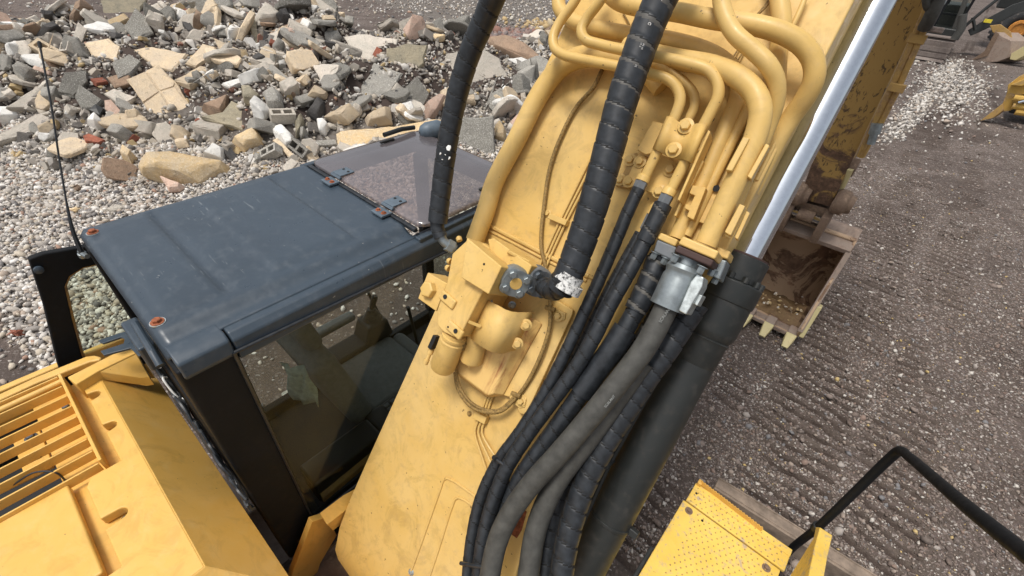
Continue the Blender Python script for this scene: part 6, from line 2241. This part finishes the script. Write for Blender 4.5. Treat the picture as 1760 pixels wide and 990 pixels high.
def hull_mesh(kind, seed, mat):
    rs = random.Random(seed)
    bm = bmesh.new()
    dims = {'lump': (1, .8, .65), 'slab': (1, .75, .15), 'bar': (1, .32, .22), 'block': (1, .66, .42)}[kind]
    if kind in ('lump', 'slab'):
        n = 14 if kind == 'lump' else 9
        for k in range(n):
            if kind == 'lump':
                v = Vector((rs.gauss(0, 1), rs.gauss(0, 1), rs.gauss(0, 1))).normalized()
                v *= rs.uniform(0.8, 1.15)
                bm.verts.new((v.x * dims[0] / 2, v.y * dims[1] / 2, v.z * dims[2] / 2))
            else:
                t = 2 * math.pi * k / n + rs.uniform(-.3, .3)
                r = rs.uniform(.75, 1.15)
                for z in (-1, 1):
                    q = r * (1 + rs.uniform(-.08, .08))
                    bm.verts.new((math.cos(t) * q / 2, math.sin(t) * q * dims[1] / 2, z * dims[2] / 2 * rs.uniform(.85, 1.1)))
    else:
        for x in (-1, 1):
            for y in (-1, 1):
                for z in (-1, 1):
                    for c in range(3):
                        bm.verts.new((x * dims[0] / 2 * rs.uniform(.62, 1.08), y * dims[1] / 2 * rs.uniform(.62, 1.12), z * dims[2] / 2 * rs.uniform(.7, 1.12)))
    r = bmesh.ops.convex_hull(bm, input=bm.verts)
    bmesh.ops.delete(bm, geom=[v for v in bm.verts if not v.link_faces], context='VERTS')
    if mat:
        bmesh.ops.bevel(bm, geom=list(bm.edges), offset=0.022, segments=1, affect='EDGES', profile=0.5)
        bmesh.ops.triangulate(bm, faces=bm.faces)
        bmesh.ops.subdivide_edges(bm, edges=[e for e in bm.edges if e.calc_length() > 0.30], cuts=1)
        bmesh.ops.triangulate(bm, faces=bm.faces)
        for v in bm.verts:
            v.co += v.co.normalized() * noise.noise(v.co * 5 + Vector((seed, 0, 0))) * 0.05
    bmesh.ops.recalc_face_normals(bm, faces=bm.faces)
    me = bpy.data.meshes.new(kind)
    bm.to_mesh(me)
    bm.free()
    if mat:
        me.materials.append(MT[mat])
        me.polygons.foreach_set("use_smooth", [True] * len(me.polygons))
        me.set_sharp_from_angle(angle=math.radians(24))
    return me


def inpoly(x, y, P, grow=1.0):
    cx = sum(p[0] for p in P) / len(P)
    cy = sum(p[1] for p in P) / len(P)
    P = [(cx + (a - cx) * grow, cy + (b - cy) * grow) for a, b in P]
    c = False
    j = len(P) - 1
    for i in range(len(P)):
        if (P[i][1] > y) != (P[j][1] > y) and x < (P[j][0] - P[i][0]) * (y - P[i][1]) / (P[j][1] - P[i][1]) + P[i][0]:
            c = not c
        j = i
    return c


rs = random.Random(77)
cand = []
_xx, _yy = rng.uniform(-25, -4.3, 27000), rng.uniform(-1.0, 17, 27000)
_hh = heap_h(_xx, _yy)
_zz = ground_z(_xx, _yy)
for k in range(27000):
    x, y = _xx[k], _yy[k]
    h = float(_hh[k])
    if h < 0.05 or (h < 0.18 and rs.random() < 0.6):
        continue
    s = 0.115 * (1 - rs.random() * 0.995) ** (-1 / 2.0)
    s = min(s, 0.85)
    z = float(_zz[k])
    q = proj((x, y, z))
    if not (-20 < q[0] < 1000 and -25 < q[1] < 420):
        continue
    if q[0] > 640 + 0.4485 * (770 - q[1]) + 5:
        continue
    if q[1] > 385 - 0.284 * (q[0] - 136) + 25 and q[0] > 120:
        continue
    px_ = s * FOC / q[2]
    if px_ > 46:
        s *= 46 / px_
        px_ = 46
    if any(inpoly(q[0], q[1], P[3], 1.0 + 3.0 / max(8, 1)) for P in SLP):
        if px_ > 9:
            continue
    cand.append((px_, x, y, z, s, q[0], q[1]))
cand.sort(reverse=True)
COLS = [("stone_tan", "tan", 20), ("stone_pale", "pale beige", 30), ("stone_grey", "grey", 20), ("stone_speckled", "dark speckled", 9), ("stone_dark", "charcoal", 7),
        ("stone_brown", "brown", 6), ("stone_ochre", "ochre", 3), ("stone_white", "whitish", 12), ("stone_pink", "pinkish", 3), ("brick_red", "brick red", 2)]
KND = [("lump", "rock", "angular lump", 34), ("slab", "concrete_fragment", "flat fragment", 44), ("bar", "stone_bar", "long bar", 12), ("block", "concrete_block", "squared block", 16)]
N_IND = 420
seen = {}
pend = []
for i, (px_, x, y, z, s, u, v) in enumerate(cand[:N_IND]):
    mat, cname, _ = rs.choices(COLS, [c[2] for c in COLS])[0]
    kind, oname, kname, _ = rs.choices(KND, [c[3] for c in KND])[0]
    if mat == "brick_red":
        s = min(s, 0.24)
        kind, oname, kname = "block", "brick", "brick"
    if kind == "slab":
        s = min(s * 1.4, 0.95)
    key = (kind, mat, rs.randrange(4))
    if key not in BASES:
        BASES[key] = hull_mesh(kind, len(BASES) * 7 + 3, mat)
    o = bpy.data.objects.new(oname, BASES[key])
    COL.objects.link(o)
    o.location = (x, y, z + s * 0.22)
    o.scale = (s, s * rs.uniform(.85, 1.15), s * rs.uniform(.85, 1.2))
    if kind == 'lump':
        o.rotation_euler = (rs.uniform(0, 6.3), rs.uniform(0, 6.3), rs.uniform(0, 6.3))
    else:
        o.rotation_euler = (rs.gauss(0, .45), rs.gauss(0, .45), rs.uniform(0, 6.3))
    best = min(SLP, key=lambda P: (P[0] - u) ** 2 + ((P[1] - v) * 1.3) ** 2)
    du, dv = u - best[0], v - best[1]
    dr = ("right of" if du > 0 else "left of") if abs(du) > 1.2 * abs(dv) else ("below" if dv > 0 else "above")
    sz = "big" if px_ > 22 else "middling" if px_ > 15 else "small"
    ref = best[2]
    ref = ref if ref.startswith(("cream", "small hollow", "hollow", "grey hollow")) else ref
    pend.append([o, f"{sz} {cname} {kname}", dr, ref, math.hypot(du, dv), kname])
grp = {}
for p in pend:
    grp.setdefault((p[1], p[2], p[3]), []).append(p)
ordn = ["", "second ", "third ", "fourth ", "fifth ", "sixth ", "seventh ", "eighth ", "ninth ", "tenth ", "eleventh ", "twelfth "]
for key, L in grp.items():
    L.sort(key=lambda p: p[4])
    for k, p in enumerate(L):
        pre = ("nearest " if len(L) > 1 and k == 0 else ordn[min(k, 11)] + ("nearest " if k else ""))
        lab = f"{pre}{p[1]} {p[2]} the {p[3]}" if len(L) > 1 else f"{p[1]} {p[2]} the {p[3]}"
        w_ = lab.split()
        tag(p[0], " ".join(w_[:16]), "brick" if p[5] == "brick" else "rock" if "lump" in p[5] else "concrete piece", "broken pieces in the rubble heap")

# remaining small pieces, joined
bm_all = MB()
pm = []
for i, k in enumerate(['lump', 'lump', 'lump', 'slab', 'slab', 'bar', 'block', 'block']):
    me = hull_mesh(k, 900 + i, None)
    pm.append((np.array([v.co[:] for v in me.vertices]), [tuple(p.vertices) for p in me.polygons]))
rest = cand[N_IND:N_IND + 13000]
vs_, fs_, tn_ = [], [], []
o_ = 0
R_ = rand_rot(len(rest))
for i, (px_, x, y, z, s, u, v) in enumerate(rest):
    bv_, bf_ = pm[rs.randrange(len(pm))]
    V = (bv_ * s) @ R_[i].T + np.array([x, y, z + s * 0.2])
    vs_.append(V)
    fs_ += [tuple(a + o_ for a in f) for f in bf_]
    tn_ += [rs.random()] * len(V)
    o_ += len(V)
me = bpy.data.meshes.new("rubble_fragments")
me.from_pydata(np.concatenate(vs_).tolist(), [], fs_)
a_ = me.attributes.new("tone", 'FLOAT', 'POINT')
a_.data.foreach_set("value", np.array(tn_, dtype=np.float32))
me.materials.append(MT["rubble_chips"])
o = bpy.data.objects.new("rubble_fragments", me)
COL.objects.link(o)
tag(o, "smaller broken concrete, stone and brick fragments packed between the larger pieces of the heap", "rubble", kind="stuff")

# ================================================================== OTHER MACHINES (upper right)
def wpt(px, py, y):
    return ony(px, py, y)


# crawler excavator with dark cab
E2 = thing("crawler_excavator", "dark crawler excavator with slanted cab window, parked behind the pale stone trail", "excavator", tuple(np.array([onz(1600, 100, 0)[0], 33, 0])))
YE = 33.0
mb = MB()
tr = [onz(1583, 100, 0), onz(1618, 104, 0)]
xa, xb = tr[0][0] - 0.3, tr[1][0] + 0.1
ys_ = [(YE - 0.2, 0.35), (YE - 0.6, 0.05), (YE + 6, 0.05), (YE + 6.4, 0.5), (YE + 6, 1.0), (YE + 0.2, 1.0), (YE - 0.1, 0.8)]
mb.prism([(xa, a, b) for a, b in ys_], [(xb, a, b) for a, b in ys_])
TK = obj("crawler_track", mb, "grey_track", E2, 0.03)
for k in range(14):
    yy = YE + 0.15 + 0.42 * k
    obj("track_shoe", MB().box(((xa + xb) / 2, yy, 1.03), xb - xa + 0.05, 0.30, 0.07), "grey_track", TK, 0.01)
for k in range(3):
    obj("track_shoe", MB().box(((xa + xb) / 2, YE - 0.42 + 0.02 * k, 0.30 + 0.26 * k), xb - xa + 0.05, 0.08, 0.20), "grey_track", TK, 0.01)
c0 = wpt(1622, 52, YE + 2)
cabx0, cabx1 = wpt(1608, 40, YE + 1.2)[0], wpt(1650, 40, YE + 1.2)[0]
zt0 = wpt(1630, 50, YE + 1.2)[2]
mb = MB()
mb.box(((cabx0 + cabx1) / 2, YE + 2.0, zt0 - 0.2), cabx1 - cabx0 + 0.3, 2.4, 0.5)
mb.box(((cabx0 + cabx1) / 2 - 1.2, YE + 3.8, zt0 + 0.3), 3.2, 3.0, 1.3)
obj("upper_body", mb, "cylinder_black", E2, 0.05)
mb = MB()
for xx in (cabx0, cabx1):
    for yy in (YE + 1.2, YE + 2.8):
        mb.box((xx, yy, zt0 + 1.1), 0.10, 0.10, 2.2)
mb.box(((cabx0 + cabx1) / 2, YE + 2.0, zt0 + 2.2), cabx1 - cabx0 + 0.1, 1.7, 0.12)
mb.box(((cabx0 + cabx1) / 2, YE + 1.2, zt0 + 0.62), cabx1 - cabx0, 0.08, 0.10)
obj("cab_frame", mb, "cab_black", E2, 0.02)
mb = MB()
mb.prism([(cabx0, YE + 1.16, zt0 + 0.05), (cabx1, YE + 1.16, zt0 + 0.05), (cabx1, YE + 1.16, zt0 + 2.2), (cabx0, YE + 1.16, zt0 + 2.2)],
         [(cabx0, YE + 1.19, zt0 + 0.05), (cabx1, YE + 1.19, zt0 + 0.05), (cabx1, YE + 1.19, zt0 + 2.2), (cabx0, YE + 1.19, zt0 + 2.2)])
obj("windscreen", mb, "window_glass", E2, smooth=False)
mb = MB()
mb.tube([wpt(1668, -20, YE - 1), wpt(1640, 50, YE - 1)], 0.10, 10)
mb.tube([wpt(1655, 25, YE - 1.5), wpt(1652, 50, YE - 1.5), wpt(1640, 68, YE - 1.5)], 0.16, 12)
obj("cab_guard_pipe", mb, "rubber_grey", E2)

# wheel loader with bucket on the ground
YL = 36.0
WL = thing("wheel_loader", "wheel loader with worn grey bucket on the ground, black lift arm and orange wheel hub", "wheel loader", (3.0, YL + 1.5, 0))
cw = wpt(1744, 50, YL + 11.0)
rw = 31 * depth(cw) / FOC
mb = MB()
ax_ = np.array([0.80, -0.6, 0])
ax_ = _n(CAMP * 0 + np.array([0.45, -1.0, 0]))
mb.lathe(cw - _n(ax_) * 0.25, ax_, [(0, rw * 0.7), (0.06, rw * 0.93), (0.14, rw), (0.42, rw), (0.50, rw * 0.93), (0.56, rw * 0.62), (0.50, rw * 0.5), (0.40, rw * 0.3)], 32)
TY = obj("tyre", mb, "tyre", WL)
obj("rim", MB().lathe(cw + _n(ax_) * 0.30, ax_, [(0, rw * 0.46), (0.06, rw * 0.44), (0.08, rw * 0.32), (0.03, rw * 0.28), (0.03, rw * 0.1)], 24), "orange_paint", TY)
mb = MB()
for k in range(24):
    t = 2 * math.pi * k / 24
    s1 = _n(np.cross(ax_, np.array([0, 0, 1.])))
    s2 = np.array([0, 0, 1.])
    for sg in (0,):
        p_ = cw + _n(ax_) * 0.03 + (s1 * math.cos(t) + s2 * math.sin(t)) * rw * 1.0
        mb.box(p_, 0.5, 0.16, 0.10, (_n(ax_), _n(-s1 * math.sin(t) + s2 * math.cos(t)), _n(s1 * math.cos(t) + s2 * math.sin(t))))
obj("tread_lugs", mb, "tyre", TY)
mb = MB()
a = [wpt(1663, 52, YL + 1), wpt(1700, 30, YL + 1), wpt(1740, 8, YL + 1.6), wpt(1790, -8, YL + 2), wpt(1790, 8, YL + 2), wpt(1745, 24, YL + 1.6), wpt(1708, 44, YL + 1), wpt(1668, 62, YL + 1)]
mb.prism(a, [p + np.array([0.05, 0.45, 0]) for p in a])
AR = obj("lift_arm", mb, "cylinder_black", WL, 0.03)
obj("arm_sticker", MB().box(wpt(1698, 36, YL + 0.97), 0.32, 0.02, 0.16), "decal_yellow", AR)
mb = MB()
mb.tube([wpt(1655, 48, YL + .6), wpt(1690, 18, YL + .8), wpt(1720, -6, YL + 1)], 0.08, 8)
mb.tube([wpt(1672, 30, YL + .7), wpt(1676, 52, YL + .7)], 0.07, 8)
obj("tilt_link", mb, "cylinder_black", WL)
mb = MB()
a = [wpt(1666, 104, YL), wpt(1690, 90, YL), wpt(1712, 55, YL), wpt(1722, 63, YL), wpt(1738, 70, YL), wpt(1736, 98, YL), wpt(1715, 106, YL), wpt(1690, 108, YL)]
mb.prism(a, [p + np.array([0.9, 1.4, 0]) for p in a])
BK2 = obj("loader_bucket", mb, "bucket_outer", WL, 0.02)
mb = MB()
a = [wpt(1668, 105, YL - .05), wpt(1692, 88, YL - .05), wpt(1711, 54, YL - .05), wpt(1718, 58, YL - .05), wpt(1698, 96, YL - .05)]
mb.prism(a, [p + np.array([0, 0.05, 0]) for p in a])
obj("bucket_mouth", mb, "mud_steel", BK2, 0.01)
mb = MB()
a = [wpt(1701, 44, YL + .5), wpt(1720, 42, YL + .5), wpt(1738, 55, YL + .5), wpt(1740, 66, YL + .5), wpt(1722, 60, YL + .5), wpt(1706, 56, YL + .5)]
mb.prism(a, [p + np.array([0, 0.12, 0]) for p in a])
obj("bucket_hanger", mb, "dirty_yellow", WL, 0.02)
mb = MB()
mb.box(wpt(1800, -25, YL + 7), 3.2, 3.0, 2.4)
obj("loader_body", mb, "cylinder_black", WL, 0.05)
mb = MB()
a = [wpt(1738, 92, YL - .2), wpt(1775, 70, YL - .2), wpt(1775, 88, YL - .2), wpt(1745, 104, YL - .2), wpt(1735, 102, YL - .2)]
mb.prism(a, [p + np.array([0.3, .6, 0]) for p in a])
obj("second_bucket_side", mb, "tooth_worn", WL, 0.02)

# yellow blade attachment at the right edge
YBk = 22.5
BL = thing("dozer_blade", "yellow machine blade with worn point reaching in from the right edge of the photo", "blade", (2.3, YBk, 0))
mb = MB()
a = [(1685, 207), (1722, 178), (1724, 186), (1700, 203)]
def pz(lst, y, dx, dy):
    t_ = [wpt(p[0], p[1], y) for p in lst]
    return t_, [p + np.array([dx, dy, 0]) for p in t_]
A, Bq = pz([(1684, 208), (1723, 178), (1724, 190), (1706, 203)], YBk - 1.0, 0.1, 0.35)
obj("worn_point", MB().prism(A, Bq), "dirty_yellow", BL, 0.01)
A, Bq = pz([(1722, 180), (1731, 158), (1732, 146), (1752, 131), (1775, 120), (1775, 160), (1744, 165), (1737, 190), (1725, 192)], YBk - 0.9, 0.15, 0.6)
obj("blade_plate", MB().prism(A, Bq), "loader_yellow", BL, 0.02)
A, Bq = pz([(1737, 146), (1756, 148), (1775, 140), (1775, 132), (1756, 138)], YBk - 1.1, 0.05, 0.3)
obj("blade_flange", MB().prism(A, Bq), "loader_yellow", BL, 0.01)
for pth in ([(1742, 168), (1775, 172)], [(1740, 182), (1775, 186)], [(1745, 192), (1775, 196)]):
    obj("push_rod", MB().tube([wpt(p[0], p[1], YBk - 1.0) for p in pth], 0.09, 10), "loader_yellow", BL)
obj("hydraulic_ram", MB().tube([wpt(1750, 176, YBk - 1.1), wpt(1775, 170, YBk - 1.1)], 0.06, 10), "chrome", BL)
mb = MB()
mb.box(wpt(1790, 170, YBk + 0.5), 1.2, 1.4, 0.9)
obj("machine_body", mb, "cylinder_black", BL, 0.04)
